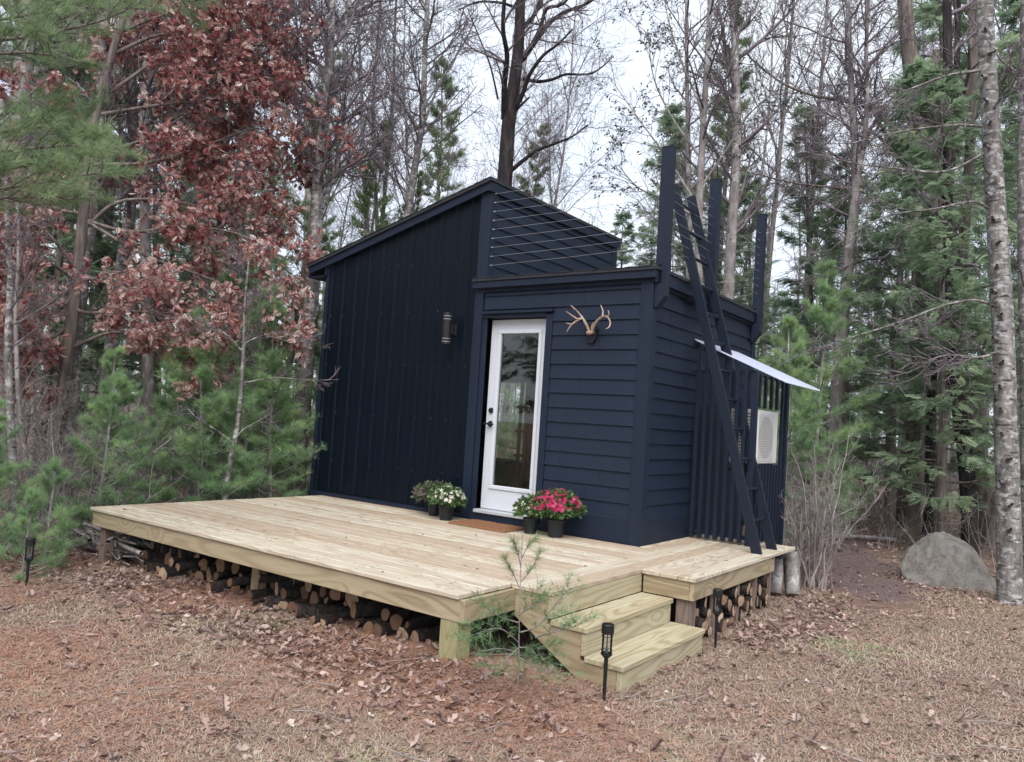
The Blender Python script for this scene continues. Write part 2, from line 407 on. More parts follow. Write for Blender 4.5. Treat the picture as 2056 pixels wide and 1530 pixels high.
def m_cut(k=1.0):
    m, n, l, b = mat('sawn_log_end', .85, 0, .15)
    g = attr(n, 'grain').outputs['Vector']; rn = attr(n, 'rnd').outputs['Fac']; oi = n.new("ShaderNodeObjectInfo").outputs['Random']
    w = n.new("ShaderNodeTexWave"); w.wave_type = 'RINGS'; w.rings_direction = 'SPHERICAL'; w.inputs['Scale'].default_value = 30
    w.inputs['Distortion'].default_value = 3.5; w.inputs['Detail'].default_value = 3; l.new(g, w.inputs['Vector'])
    base = ramp(n, [(0, (.08, .045, .03)), (.35, (.17, .09, .055)), (.7, (.30, .19, .12)), (1, (.50, .37, .25))]); l.new(oi, base.inputs[0])
    c = mixc(n, l, math_(n, l, 'MULTIPLY', w.outputs['Fac'], .5), base.outputs[0], (.12, .065, .04))
    a = noise(n, l, g, 28, 5, .7); ar = ramp(n, [(.42, (0, 0, 0)), (.7, (1, 1, 1))]); l.new(a.outputs['Fac'], ar.inputs[0])
    c = mixc(n, l, math_(n, l, 'MULTIPLY', ar.outputs[0], .6), c, (.13, .085, .06))
    l.new(c, b.inputs['Base Color']); bump(n, l, a.outputs['Fac'], b, .5, .004); return m
M_cut = m_cut(); M_cutp = m_cut(1.0)
for q in M_cutp.node_tree.nodes:
    if q.type == 'VALTORGB' and len(q.color_ramp.elements) == 4:
        for e, cc in zip(q.color_ramp.elements, ((.30, .18, .12), (.46, .32, .22), (.58, .44, .31), (.68, .55, .42))): e.color = cc+(1,)
def m_glass(name, tint=(1, 1, 1), trans=.88, rough=.0):
    m = bpy.data.materials.new(name); m.use_nodes = True; n, l = m.node_tree.nodes, m.node_tree.links; n.clear()
    o = n.new("ShaderNodeOutputMaterial"); t = n.new("ShaderNodeBsdfTransparent"); t.inputs[0].default_value = tint+(1,)
    gl = n.new("ShaderNodeBsdfGlossy"); gl.inputs['Roughness'].default_value = rough
    fr = n.new("ShaderNodeFresnel"); fr.inputs[0].default_value = 1.45; ms = n.new("ShaderNodeMixShader")
    l.new(fr.outputs[0], ms.inputs[0]); l.new(t.outputs[0], ms.inputs[1]); l.new(gl.outputs[0], ms.inputs[2]); l.new(ms.outputs[0], o.inputs[0])
    return m
M_glass = m_glass('clear_glass', (.95, .97, .96))
M_lglass = m_glass('lantern_glass', (.9, .92, .92))
def m_poly():
    m, n, l, b = mat('translucent_corrugated_plastic', .35)
    b.inputs['Base Color'].default_value = (.72, .77, .88, 1)
    tr = n.new("ShaderNodeBsdfTranslucent"); tr.inputs[0].default_value = (.88, .91, 1.0, 1); ms = n.new("ShaderNodeMixShader")
    ms.inputs[0].default_value = .6; l.new(b.outputs[0], ms.inputs[1]); l.new(tr.outputs[0], ms.inputs[2])
    l.new(ms.outputs[0], n['Material Output'].inputs[0]); return m
M_poly = m_poly()
def m_coir():
    m, n, l, b = mat('coir_fibre', .95, 0, .1); t = n.new("ShaderNodeTexCoord").outputs['Object']
    a = noise(n, l, t, 120, 5, .8); w = noise(n, l, t, 9, 3)
    c = ramp(n, [(.3, (.10, .045, .022)), (.55, (.27, .135, .075)), (.75, (.42, .24, .14))]); l.new(a.outputs['Fac'], c.inputs[0])
    d = mixc(n, l, math_(n, l, 'MULTIPLY', w.outputs['Fac'], .5), c.outputs[0], (.14, .065, .035))
    l.new(d, b.inputs['Base Color']); bump(n, l, a.outputs['Fac'], b, 1, .01); return m
M_coir = m_coir()
M_bone = m_bark('antler_bone', (.14, .09, .065), (.34, .25, .19), (.58, .50, .43), scale=9, stretch=.6, bstr=.3)
M_red = m_leaf('crimson_petal', [(0, (.26, .008, .045)), (.6, (.52, .02, .12)), (1, (.72, .10, .24))], .5, .2)
M_cream = m_leaf('white_petal', [(0, (.42, .38, .26)), (.4, (.72, .70, .60)), (1, (.85, .84, .78))], .5, .2)
M_purple = m_leaf('faded_purple_petal', [(0, (.10, .06, .09)), (.6, (.21, .12, .19)), (1, (.33, .25, .30))], .6, .2)
M_mumg = m_leaf('mum_leaf', [(0, (.03, .06, .02)), (.6, (.08, .15, .05)), (1, (.15, .22, .08))], .5, .2)
M_mumd = m_leaf('dull_mum_leaf', [(0, (.04, .05, .03)), (.6, (.10, .115, .06)), (1, (.17, .18, .11))], .6, .2)

# ------------------------------------------------------------------ terrain
def hgt(x, y):
    d = math.hypot(x-0, y-2)
    k = min(1, max(0, (d-3)/12))
    z = .035*mnoise.noise(Vector((x*.9, y*.9, 0))) + .05*k*mnoise.noise(Vector((x*.35, y*.35, 3)))*3
    z += .10*math.exp(-(((x+.25)/.75)**2 + ((y-.05)/.35)**2))                 # needle mound at the corner post
    r = math.hypot(x-3, y+3.7); z += .42*max(0, min(1, (r-10.5)/7))**1.3                    # the wood stands a little higher
    return z - .012
def ground_grid(name, x0, x1, y0, y1, st, dz=0):
    nx, ny = int((x1-x0)/st)+1, int((y1-y0)/st)+1
    V = np.empty((nx*ny, 3)); k = 0
    for i in range(nx):
        for j in range(ny):
            x, y = x0+i*st, y0+j*st
            V[k] = (x, y, hgt(x, y)+dz); k += 1
    i = np.arange(nx-1)[:, None]; j = np.arange(ny-1)[None, :]
    F = np.stack([i*ny+j, (i+1)*ny+j, (i+1)*ny+j+1, i*ny+j+1], -1).reshape(-1, 4)
    return V, F
def make_ground():
    # radial sheet, dense near the deck, reaching the horizon
    rs = list(np.linspace(0, 9, 76)) + list(np.geomspace(9.3, 40, 34)) + list(np.geomspace(45, 900, 14))
    na = 220; V = [(0, 1, hgt(0, 1))]
    for r in rs[1:]:
        for k in range(na):
            a = 2*PI*k/na; x, y = r*math.cos(a), 1+r*math.sin(a); V.append((x, y, hgt(x, y)))
    F4 = [];  n = len(rs)-1
    for i in range(n-1):
        for k in range(na):
            a, b = 1+i*na+k, 1+i*na+(k+1) % na; F4.append((a, a+na, b+na, b))
    F3 = [(0, 1+k, 1+(k+1) % na) for k in range(na)]
    me = npmesh('ground', V, [F3, F4], M_ground, smooth=True)
    set_props(link('ground', me), kind='structure')
make_ground()
# trodden path that leads past the boulder into the wood
PATHPTS = [spot(1770, 8.9), spot(1745, 9.8), spot(1720, 11), spot(1680, 13), spot(1640, 15.5)]
def make_path():
    pts = PATHPTS
    V = []; F = []; m = 40
    P = np.array(pts); t = np.linspace(0, len(P)-1, m)
    C_ = np.stack([np.interp(t, range(len(P)), P[:, i]) for i in (0, 1)], 1)
    for i, (x, y) in enumerate(C_):
        a = C_[min(i+1, m-1)]-C_[max(i-1, 0)]; a /= np.linalg.norm(a); nx, ny = -a[1], a[0]
        for j in range(9):
            w = (j/8-.5)*(1.0+.3*math.sin(i*.7)+.25*math.sin(i*1.9+j))*min(1, (i+1)/6)
            X, Y = x+nx*w, y+ny*w; V.append((X, Y, hgt(X, Y)+.012*(1-(2*j/8-1)**2)+.001))
    for i in range(m-1):
        for j in range(8): F.append((i*9+j, (i+1)*9+j, (i+1)*9+j+1, i*9+j+1))
    set_props(link('path', npmesh('path', V, [F], M_path, smooth=True)), kind='structure')
make_path()

def split_build(mb, name, m, parent):
    """one object per box/prism that was added"""
    out = []; fi = 0; start = 0
    for V, g, r in zip(mb.v, mb.g, mb.r):
        n = len(V); s = MB(); F = []
        while fi < len(mb.f) and min(mb.f[fi]) >= start and max(mb.f[fi]) < start+n: F.append(tuple(i-start for i in mb.f[fi])); fi += 1
        s.add(V, F, r, g); out.append(s.build(name, m, parent)); start += n
    return out
# ================================================================== CABIN
random.seed(4)
XL, XU, XR, YF, YB, H = -4.84, -2.24, -0.232, 2.853, 5.70, 0.504
roofz = lambda x: 4.214 + .258*(x+2.238)
cabin = thing('tiny_cabin', 'small navy cabin with a tall steel clad half and a lower clapboard half', 'cabin', (0, 0, 0))

# --- tall half: steel clad front
mb = MB()
mb.prism([(XL, .46), (XU-.115, .46), (XU-.115, roofz(XU-.115)-.06), (XL, roofz(XL)-.06)], 1, YF, YF+.10, r=.5)
x = XL+.06; k = 0
while x < XU-.17:
    top = roofz(x)-.07
    for dx, hw, tw, dp in ((0, .022, .010, .019), (.114, .010, .006, .0016)):
        xx = x+dx
        if xx > XU-.15: continue
        tz = roofz(xx)-.07
        poly = [(xx-hw, YF+.001), (xx-tw, YF-dp), (xx+tw, YF-dp), (xx+hw, YF+.001)]
        mb.prism(poly, 2, .55, tz, r=.5)
    x += .2286; k += 1
steel = mb.build('steel_siding', M_steel, cabin)
M_screw = m_paint('screw_head', (.10, .11, .13), .2, .35, (1, 1, 1), 60, .05)
for zz in (.95, 1.55, 2.15, 2.78, 3.35):
    mb = MB(); x = XL+.06+.04
    while x < XU-.17:
        if zz < roofz(x)-.12 and random.random() < .9:
            mb.tube([(x, YF, zz+random.uniform(-.012, .012)), (x, YF-.007, zz)], [.0045, .0035], 6)
        x += .2286
    split_build(mb, 'screw', M_screw, steel)
mb = MB(); mb.box((XL-.03, YF-.045, .42), (XU-.36+.25, YF+.0, .545)); mb.build('base_board', M_trim, cabin)
# corner trims of the tall half
mb = MB(); mb.box((XU-.115, YF-.032, .46), (XU, YF+.10, 3.00), bev=.002, along=2)
mb.box((XU-.115, YF-.032, 3.00), (XU, YF+.10, roofz(XU)-.12), bev=.002, along=2)
mb.box((XU+.001, YF-.030, 3.12), (XU+.026, YF+.085, roofz(XU)-.14), bev=.002, along=2)
mb.box((XU+.001, YB-.10, 3.12), (XU+.026, YB+.02, roofz(XU)-.14), bev=.002, along=2)
mb.box((XL-.03, YF-.025, .5), (XL+.035, YF-.001, roofz(XL)-.1), along=2)
split_build(mb, 'corner_trim', M_trim, cabin)
# left wall, rear wall (with a window), upper right wall
mb = MB(); mb.box((XL, YF+.10, .15), (XL+.10, YB, roofz(XL)-.05)); mb.build('side_wall', M_steel, cabin)
# what is seen through the door fixes where the rear window is
wa = onplane(1011, 763, 1, YB-.12); wb = onplane(1050, 925, 1, YB-.12)
WX0, WX1, WZ0, WZ1 = wa[0]-.42, wb[0]+.02, wb[2], wa[2]
mb = MB(); y0, y1 = YB-.10, YB
mb.prism([(XL+.1, .15), (WX0, .15), (WX0, roofz(WX0)-.05), (XL+.1, roofz(XL+.1)-.05)], 1, y0, y1)
mb.prism([(WX1, .15), (XU, .15), (XU, roofz(XU)-.05), (WX1, roofz(WX1)-.05)], 1, y0, y1)
mb.box((WX0, y0, .15), (WX1, y1, WZ0)); mb.prism([(WX0, WZ1), (WX1, WZ1), (WX1, roofz(WX1)-.05), (WX0, roofz(WX0)-.05)], 1, y0, y1)
mb.box((XU, y0, .15), (XR-.0, y1, 3.03)); mb.build('rear_wall', M_panel, cabin)
mb = MB(); t = .035
mb.box((WX0, y0-.02, WZ0-t), (WX1, y0+.05, WZ0)); mb.box((WX0, y0-.015, WZ1-t), (WX1, y0+.04, WZ1))
mb.box((WX0, y0-.015, WZ0), (WX0+t, y0+.04, WZ1-t)); mb.box((WX1-t, y0-.015, WZ0), (WX1, y0+.04, WZ1-t))
wf = mb.build('rear_window', M_silver, cabin)
mb = MB(); mb.box((WX0+t, y0+.01, WZ0), (WX1-t, y0+.014, WZ1-t)); mb.build('pane', M_glass, wf)
mb = MB(); mb.box((XU-.10, YF+.10, 3.06), (XU, YB-.1, roofz(XU-.1)-.05)); mb.build('upper_wall', M_clap, cabin)
def clap(mb, ax, a, b, plane, sgn, z0, z1, ex=.146, segs=None):
    """lapped boards; ax = axis they run along, sgn = outward sign of the other axis"""
    z = z0
    while z < z1-.02:
        zt = min(z+ex, z1)
        lo = z+random.uniform(-.0015, .0015)
        th = .021+random.uniform(0, .003)
        sp = segs(z, zt) if segs else [(a, b)]
        if random.random() < .45 and sp[0][1]-sp[0][0] > .8:
            (p0, p1) = sp[0]; cut = random.uniform(p0+.25, p1-.25); sp = [(p0, cut-.0012), (cut+.0012, p1)]
        for (p, q) in sp:
            prof = [(plane, lo), (plane+sgn*th, lo), (plane+sgn*(th-.002), lo+.004), (plane+sgn*.006, zt+.004), (plane, zt+.004)]
            mb.prism(prof, ax, p, q, along=ax)
        z += ex
random.seed(8)
mb = MB(); clap(mb, 1, YF+.09, YB-.105, XU, 1, 3.13, roofz(XU)-.14); mb.build('upper_clapboard', M_clap, cabin)
# tall roof
mb = MB(); xa, xb = -5.17, -2.185; th = .035
mb.prism([(xa, roofz(xa)), (xb, roofz(xb)), (xb, roofz(xb)-th), (xa, roofz(xa)-th)], 1, YF-.10, YB+.09)
for i in range(26):     # shingle courses showing as a slightly ragged edge
    x = xa + (xb-xa)*i/26; mb.prism([(x, roofz(x)+.001), (x+.115, roofz(x+.115)+.001), (x+.115, roofz(x+.115)+.003), (x, roofz(x)+.009)], 1, YF-.105-random.uniform(0, .006), YB+.09)
rf = mb.build('tall_roof', M_roof, cabin)
mb = MB(); a, b = xa+.03, XU+.02
mb.prism([(a, roofz(a)-.036), (b, roofz(b)-.036), (b, roofz(b)-.125), (a, roofz(a)-.125)], 1, YF-.075, YF-.045, along=0)
mb.prism([(a, roofz(a)-.036), (b, roofz(b)-.036), (b, roofz(b)-.125), (a, roofz(a)-.125)], 1, YB+.045, YB+.075, along=0)
mb.box((xa+.005, YF-.075, roofz(xa)-.17), (xa+.03, YB+.075, roofz(xa)-.036), along=1)
mb.box((XU+.020, YF-.075, roofz(XU)-.135), (XU+.045, YB+.075, roofz(XU)-.034), along=1)
split_build(mb, 'fascia', M_trim, rf)
mb = MB(); zz = roofz(xa)-.165; mb.box((xa+.03, YF-.044, zz), (XL-.002, YB+.044, zz+.02)); mb.box((XL+.002-.04, YF-.044, zz), (XL-.002, YF-.001, roofz(XL)-.13)); mb.build('soffit', M_trim, rf)

# --- lower half
DX0, DX1, DZ0, DZ1 = -2.175, -1.398, .56, 2.685
mb = MB()
mb.box((DX1, YF, .15), (XR, YF+.10, 3.03)); mb.box((XU+.0, YF, DZ1), (DX1, YF+.10, 3.03)); mb.box((XU, YF, .15), (DX0, YF+.10, DZ1)); mb.box((DX0, YF, .15), (DX1, YF+.10, DZ0-.04))
mb.build('front_wall', M_clap, cabin)
mb = MB(); mb.box((XR-.10, YF+.10, .15), (XR, YB-.1, 3.03)); mb.build('right_wall', M_clap, cabin)
random.seed(11)
mb = MB()
def segs(z, zt):
    if zt > 2.78: return [(XU+.02, XR-.105)]
    return [(-1.318, XR-.105)]
clap(mb, 0, 0, 0, YF, -1, .732, 2.965, segs=segs); mb.build('front_clapboard', M_clap, cabin)
mb = MB(); clap(mb, 1, YF+.075, YB-.09, XR, 1, .725, 2.93); mb.build('right_clapboard', M_clap, cabin)
mb = MB()
mb.box((XR-.105, YF-.031, .50), (XR+.028, YF-.001, 2.965), along=2, bev=.002); mb.box((XR+.001, YF-.0005, .50), (XR+.028, YF+.075, 2.94), along=2, bev=.002)
mb.box((XR+.001, YB-.09, .50), (XR+.028, YB+.02, 2.94), along=2, bev=.002)
mb.box((-1.318, YF-.026, .505), (XR-.106, YF-.001, .730), along=0, bev=.002); mb.box((XR+.001, YF+.076, .505), (XR+.024, YB-.091, .723), along=1, bev=.002)
mb.box((XU+.002, YF-.030, 2.966), (XR+.028, YF-.001, 3.03), along=0); mb.box((XR+.001, YF+.0, 2.941), (XR+.030, YB+.02, 3.03), along=1)
split_build(mb, 'trim_board', M_trim, cabin)
mb = MB(); mb.box((XU-.118, YF-.10, 3.079), (-.150, YB+.10, 3.108))
for i in range(30):
    x = XU-.10+(-.15-XU+.05)*i/30; mb.box((x, YF-.104-random.uniform(0, .006), 3.1085), (x+.062, YB+.10, 3.1105+random.uniform(0, .008)))
for i in range(34):
    y = YF-.1+(YB-YF+.2)*i/34; mb.box((-.1495, y, 3.082), (-.146+random.uniform(0, .006), y+.085, 3.109+random.uniform(0, .004)))
lr = mb.build('low_roof', M_roof, cabin)
mb = MB(); mb.box((XU-.118, YF-.085, 3.005), (-.162, YF-.060, 3.078), along=0, bev=.002); mb.box((XU-.118, YF-.059, 3.031), (-.185, YF-.0, 3.078), along=0)
mb.box((-.185, YF-.059, 2.965), (-.162, YB+.08, 3.078), along=1, bev=.002); mb.box((XR, YF, 3.031), (-.186, YB+.02, 3.078), along=1); split_build(mb, 'fascia', M_trim, lr)
# door casing, door
mb = MB()
mb.box((XU+.001, YF-.012, .56), (DX0, YF+.10, DZ1), along=2); mb.box((DX1, YF-.028, .56), (-1.320, YF-.001, DZ1+.02), along=2, bev=.002)
mb.box((XU+.001, YF-.028, DZ1+.0), (DX1-.001, YF-.001, DZ1+.055), along=0)
mb.box((XU-.0, YF-.055, DZ1+.056), (-1.31, YF-.001, DZ1+.066)); mb.box((XU-.0, YF-.057, DZ1+.040), (-1.31, YF-.055, DZ1+.066))
mb.build('door_casing', M_trim, cabin)
door = None
mb = MB(); dx0, dx1, dz0, dz1, dy = DX0+.004, DX1-.004, .628, 2.672, YF+.075
gx0, gx1, gz0, gz1 = dx0+.138, dx1-.138, .885, 2.520
mb.box((dx0, dy, dz0), (gx0, dy+.04, dz1), bev=.002); mb.box((gx1, dy, dz0), (dx1, dy+.04, dz1), bev=.002)
mb.box((gx0, dy, dz0), (gx1, dy+.04, gz0), bev=0); mb.box((gx0, dy, gz1), (gx1, dy+.04, dz1), bev=0)
door = mb.build('door', M_white, cabin)
mb = MB(); w = .042
for (a, b) in (((gx0-w, gz0-w), (gx1+w, gz0)), ((gx0-w, gz1), (gx1+w, gz1+w)), ((gx0-w, gz0), (gx0, gz1)), ((gx1, gz0), (gx1+w, gz1))):
    mb.box((a[0], dy-.014, a[1]), (b[0], dy-.0005, b[1]), bev=.005)
mb.build('glass_moulding', M_white, door)
mb = MB(); mb.box((gx0, dy+.015, gz0), (gx1, dy+.020, gz1)); mb.build('glass', M_glass, door)
kb = onplane(987, 824, 1, dy); kl = onplane(985, 851, 1, dy)
mb = MB(); mb.tube([(kb[0], dy-.002, kb[2]), (kb[0], dy-.022, kb[2])], [.031, .027], 18); mb.tube([(kb[0], dy-.022, kb[2]), (kb[0], dy-.030, kb[2])], [.012, .012], 10); mb.build('deadbolt', M_black, door)
mb = MB(); mb.tube([(kl[0], dy-.002, kl[2]), (kl[0], dy-.014, kl[2])], [.034, .031], 18); mb.tube([(kl[0], dy-.014, kl[2]), (kl[0], dy-.055, kl[2])], [.011, .011], 10)
mb.tube([(kl[0]-.055, dy-.056, kl[2]+.002), (kl[0]+.0, dy-.056, kl[2]), (kl[0]+.075, dy-.050, kl[2]-.004)], [.008, .012, .008], 10); mb.build('handle', M_black, door)
mb = MB(); mb.box((DX0, YF-.05, .588), (DX1, YF+.10, .622), bev=.004); mb.build('threshold', M_silver, cabin)
mb = MB(); mb.box((XU-.0, YF-.028, .505), (-1.320, YF-.001, .586)); mb.build('door_skirt', M_trim, cabin)
# interior: floor, panelling, ceiling, slats and a ladder shelf
mb = MB(); mb.box((XL+.1, YF+.1, .55), (XR-.1, YB-.1, .60)); mb.build('floor', M_panel, cabin)
mb = MB(); mb.box((XU+.0, YF+.1, 3.035), (XR-.0, YB-.1, 3.075)); mb.build('ceiling', M_dark, cabin)
mb = MB()
for k in range(16):
    x0_ = WX0-.5+k*.115; mb.box((x0_, YB-.118, .601), (x0_+.108, YB-.101, WZ0-.04), along=2)
mb.build('wainscot', M_panel, cabin)
mb = MB()
sa = onplane(1063, 700, 1, YF+1.3)
for k in range(9):
    xx = sa[0]-.1+k*.085; mb.box((xx, YF+1.3, .601), (xx+.03, YF+1.34, 2.55), along=2)
for zz in (.85, 1.15, 1.45, 1.75): mb.box((sa[0]-.12, YF+1.27, zz), (sa[0]+.7, YF+1.299, zz+.03), along=0)
mb.build('slatted_divider', M_panel, cabin)
mb = MB()
for k in range(7):
    p = onplane(1014+k*6.5+(6 if k > 4 else 0), 672, 1, YF+.9); hh = random.uniform(.06, .12)
    mb.box((p[0], YF+.9, p[2]-hh), (p[0]+.012, YF+.912, p[2]+.1))
split_build(mb, 'hanging_slat', M_silver, cabin)

# --- roof terrace posts and cables
POSTY = (YF+.035, 4.07, 5.58)
TOPZ = (4.262, 4.292, 4.300)
for i, (py, tz) in enumerate(zip(POSTY, TOPZ)):
    mb = MB(); w = .094
    mb.prism([(XR+.029, 2.735), (XR+.050, 2.728), (-.098, 2.84), (-.098, tz), (-.200, tz), (-.200, 3.135), (-.143, 3.135), (-.143, 2.96), (XR+.031, 2.96)] if i else
             [(XR+.029, 2.735), (XR+.050, 2.728), (-.098, 2.84), (-.098, tz), (-.205, tz), (-.205, 3.135), (-.143, 3.135), (-.143, 2.96), (XR+.031, 2.96)], 1, py-w/2, py+w/2, along=2, r=.5)
    po = mb.build('railing_post', M_beam, cabin)
    mb = MB(); mb.box((-.209, py-w/2-.003, tz+.0005), (-.094, py+w/2+.003, tz+.008)); mb.build('post_cap', M_beam, po)
M_cable = m_paint('steel_cable', (.34, .35, .38), .1, .35, (1, 1, 1), 60, .05)
for k in range(9):
    z0 = 3.272+k*.100; z1 = 3.325+k*.094
    mb = MB()
    mb.tube([(XU+.02, YF+.02, z0), (-1.2, YF+.03, (z0+z1)/2-.006), (-.2, YF+.035, z1)], .0015, 5); mb.tube([(XU+.025, YF+.02, z0), (XU+.05, YF+.02, z0+.001)], .006, 6)
    mb.tube([(-.15, POSTY[0]+.045, z1), (-.15, POSTY[1]-.045, z1)], .0015, 5); mb.tube([(-.15, POSTY[1]+.045, z1), (-.15, POSTY[2]-.045, z1)], .0015, 5)
    mb.tube([(XU+.05, YB-.05, z0), (-.2, YB-.10, z1)], .0015, 5)
    for yy in (POSTY[2]-.05,): mb.tube([(-.15, yy-.004, z1), (-.15, yy+.004, z1)], .0045, 6)
    mb.build('railing_cable', M_cable, cabin)

# ================================================================== DECK
random.seed(21)
deck = thing('wooden_deck', 'new pale pine deck wrapping the cabin, with two steps down on the right', 'deck')
mb = MB(); nb = 20; bw = (2.82+.02)/nb
for i in range(nb):
    y = -.022+i*bw; dz = random.uniform(-.0012, .0012)
    r = random.random()
    # butt joints inside the long run
    cuts = [-4.62, 0.0] if i % 3 else [-4.62, -4.62+random.choice((2.44, 3.05)), 0.0]
    for a, b in zip(cuts[:-1], cuts[1:]):
        mb.box((a+.001+random.uniform(0, .005), y, H-.032+dz), (b-.002, y+bw-.008, H+dz), r=random.random(), along=0, bev=.005)
mb.build('front_decking', M_deck, deck)
mb = MB()
for k, (xa_, xb_, y_a) in enumerate(((.004, .163, .5275), (.168, .330, .5275), (.335, .477, 1.792), (.482, .624, 1.792), (.629, .772, 1.792))):
    mb.box((xa_, y_a, H-.032), (xb_, 4.33+random.uniform(-.004, .004), H+random.uniform(-.001, .001)), r=[.2, .95, .35, .55, .15][k], along=1, bev=.0035)
x = -.004; bw2 = .139
while x > XR+.03:
    mb.box((x-bw2+.005 if x-bw2 > XR+.03 else XR+.03, 2.828, H-.032), (x, 4.33, H), r=.9 if x > -.1 else .4, along=1, bev=.0035); x -= bw2
mb.build('side_decking', M_deck, deck)
def wbox(mb, a, b, al, bev=.003): mb.box(a, b, along=al, bev=bev)
ZB, ZT = .330, .4705
for (a, b, al) in (((-4.60, 0, ZB), (-.002, .036, ZT), 0), ((-.0015, 0, ZB), (.034, .5485, ZT), 1),
                   ((.3365, 1.815, ZB), (.715, 1.851, ZT), 0), ((.716, 1.815, ZB), (.752, 3.74, ZT), 1),
                   ((-4.60, .037, ZB), (-4.564, 2.84, ZT), 1)):
    mb = MB(); wbox(mb, a, b, al); mb.build('fascia_board', M_frame, deck)
mb = MB(); mb.box((-.020, .549, ZB-.06), (.3, .584, ZT), along=0) if False else None
mb = MB()
for x in np.arange(-4.2, .1, .405): mb.box((x, .037, ZB+.005), (x+.036, 2.80, ZT-.001), along=1)
for y in (2.0, 2.6, 3.2, 3.7): mb.box((.05, y, ZB), (.715, y+.036, ZT-.001), along=0)
split_build(mb, 'joist', M_frame, deck)
for (x, y, w, m, zb) in ((-.085, .075, .14, M_post, -.05), (-2.42, .33, .09, M_frame, -.05), (-4.5, .11, .10, M_oldpost, -.05), (-.9, 1.9, .09, M_frame, -.05), (-3.4, 1.9, .09, M_frame, -.05), (.655, 1.915, .115, M_oldpost, -.05), (-4.5, 2.7, .1, M_oldpost, -.05)):
    mb = MB(); mb.box((x-w/2, y-w/2, zb), (x+w/2, y+w/2, ZB-.001 if (x, y) != (-.085, .075) else ZB-.001), along=2, bev=.004); mb.build('post', m, deck)
for y in (2.30, 2.83, 3.28, 3.68):
    mb = MB(); mb.box((.700, y-.019, -.04), (.738, y+.019, ZB-.002), along=2); mb.build('stake', M_oldpost, deck)
mb = MB()
for x in np.arange(-4.2, .0, .405):
    for i in range(nb):
        for q in (.035, .10):
            y = -.022+i*bw+q; xx = x+.018+random.uniform(-.004, .004); mb.tube([(xx, y, H+.0005), (xx, y, H+.0022)], [.0046, .0040], 6)
for y in (2.02, 2.62, 3.22, 3.72):
    for xq in (.37, .44, .52, .59, .66, .74): mb.tube([(xq, y, H+.0005), (xq, y, H+.0022)], [.0046, .0040], 6)
o = mb.build('deck_screws', M_screw, deck); o['kind'] = 'stuff'
# steps, running down towards +x
mb = MB(); y0_, y1_ = .562, 1.762
for ys in (.534,):
    mb.prism([(.036, .4700), (.292, .4700), (.292, .2930), (.553, .2930), (.553, .1190), (.812, .1190), (.812, -.03), (.60, -.03), (.036, .300)], 1, ys, ys+.036, along=0)
mb.build('stringer', M_frame, deck)
mb = MB(); mb.prism([(.036, .4700), (.292, .4700), (.292, .2930), (.553, .2930), (.553, .1190), (.812, .1190), (.812, -.03), (.60, -.03), (.036, .300)], 1, 1.757, 1.79, along=0); mb.build('stringer', M_frame, deck)
for (xr, za, zb) in ((.293, .330, .4700), (.554, .150, .2925), (.813, -.03, .1185)):
    mb = MB(); mb.box((xr, .534, za), (xr+.034, 1.792 if xr > .3 else 1.814, zb), along=1, bev=.003); mb.build('riser', M_step, deck)
for (xa_, zt) in ((.328, .3275), (.589, .1535)):
    mb = MB()
    for q in range(2): mb.box((xa_+q*.1385-.030*0, .520, zt-.034), (xa_+q*.1385+.134, 1.806, zt+random.uniform(-.001, .001)), along=1, bev=.004)
    mb.build('step_tread', M_step, deck)

# ================================================================== THINGS ON AND ROUND THE CABIN
# wall lamp
wlp = onplane(900, 661, 1, YF-.09)
lamp = thing('wall_lamp', 'black cylinder up and down lamp on the steel clad wall', 'wall lamp', (wlp[0], YF, wlp[2]))
mb = MB(); cy_ = -.115; hh = .178
mb.lathe([(.050, -hh), (.052, -hh+.004), (.052, -hh+.028), (.048, -hh+.030), (.048, -hh+.040), (.052, -hh+.042), (.052, -hh+.062), (.048, -hh+.064), (.048, -hh+.074), (.052, -hh+.076), (.052, hh-.076), (.048, hh-.074), (.048, hh-.064), (.052, hh-.062), (.052, hh-.042), (.048, hh-.040), (.048, hh-.030), (.052, hh-.028), (.052, hh-.004), (.050, hh)], (0, cy_, 0), 28)
mb.build('lamp_body', M_black, lamp, smooth=False)
mb = MB()
M_diff = m_paint('frosted_band', (.30, .31, .36), .1, .5, (1, 1, 1), 30, 0)
for zz in (-hh+.035, -hh+.069, hh-.069, hh-.035): mb = MB(); mb.lathe([(.0486, zz-.004), (.0486, zz+.004)], (0, cy_, 0), 28, cap=False); mb.build('diffuser_band', M_diff, lamp)
mb = MB(); mb.box((-.035, -.066, -.055), (.035, -.0225, .055), bev=.004); mb.box((-.055, -.022, -.06), (.055, -.001, .06), bev=.004); mb.build('wall_bracket', M_black, lamp)
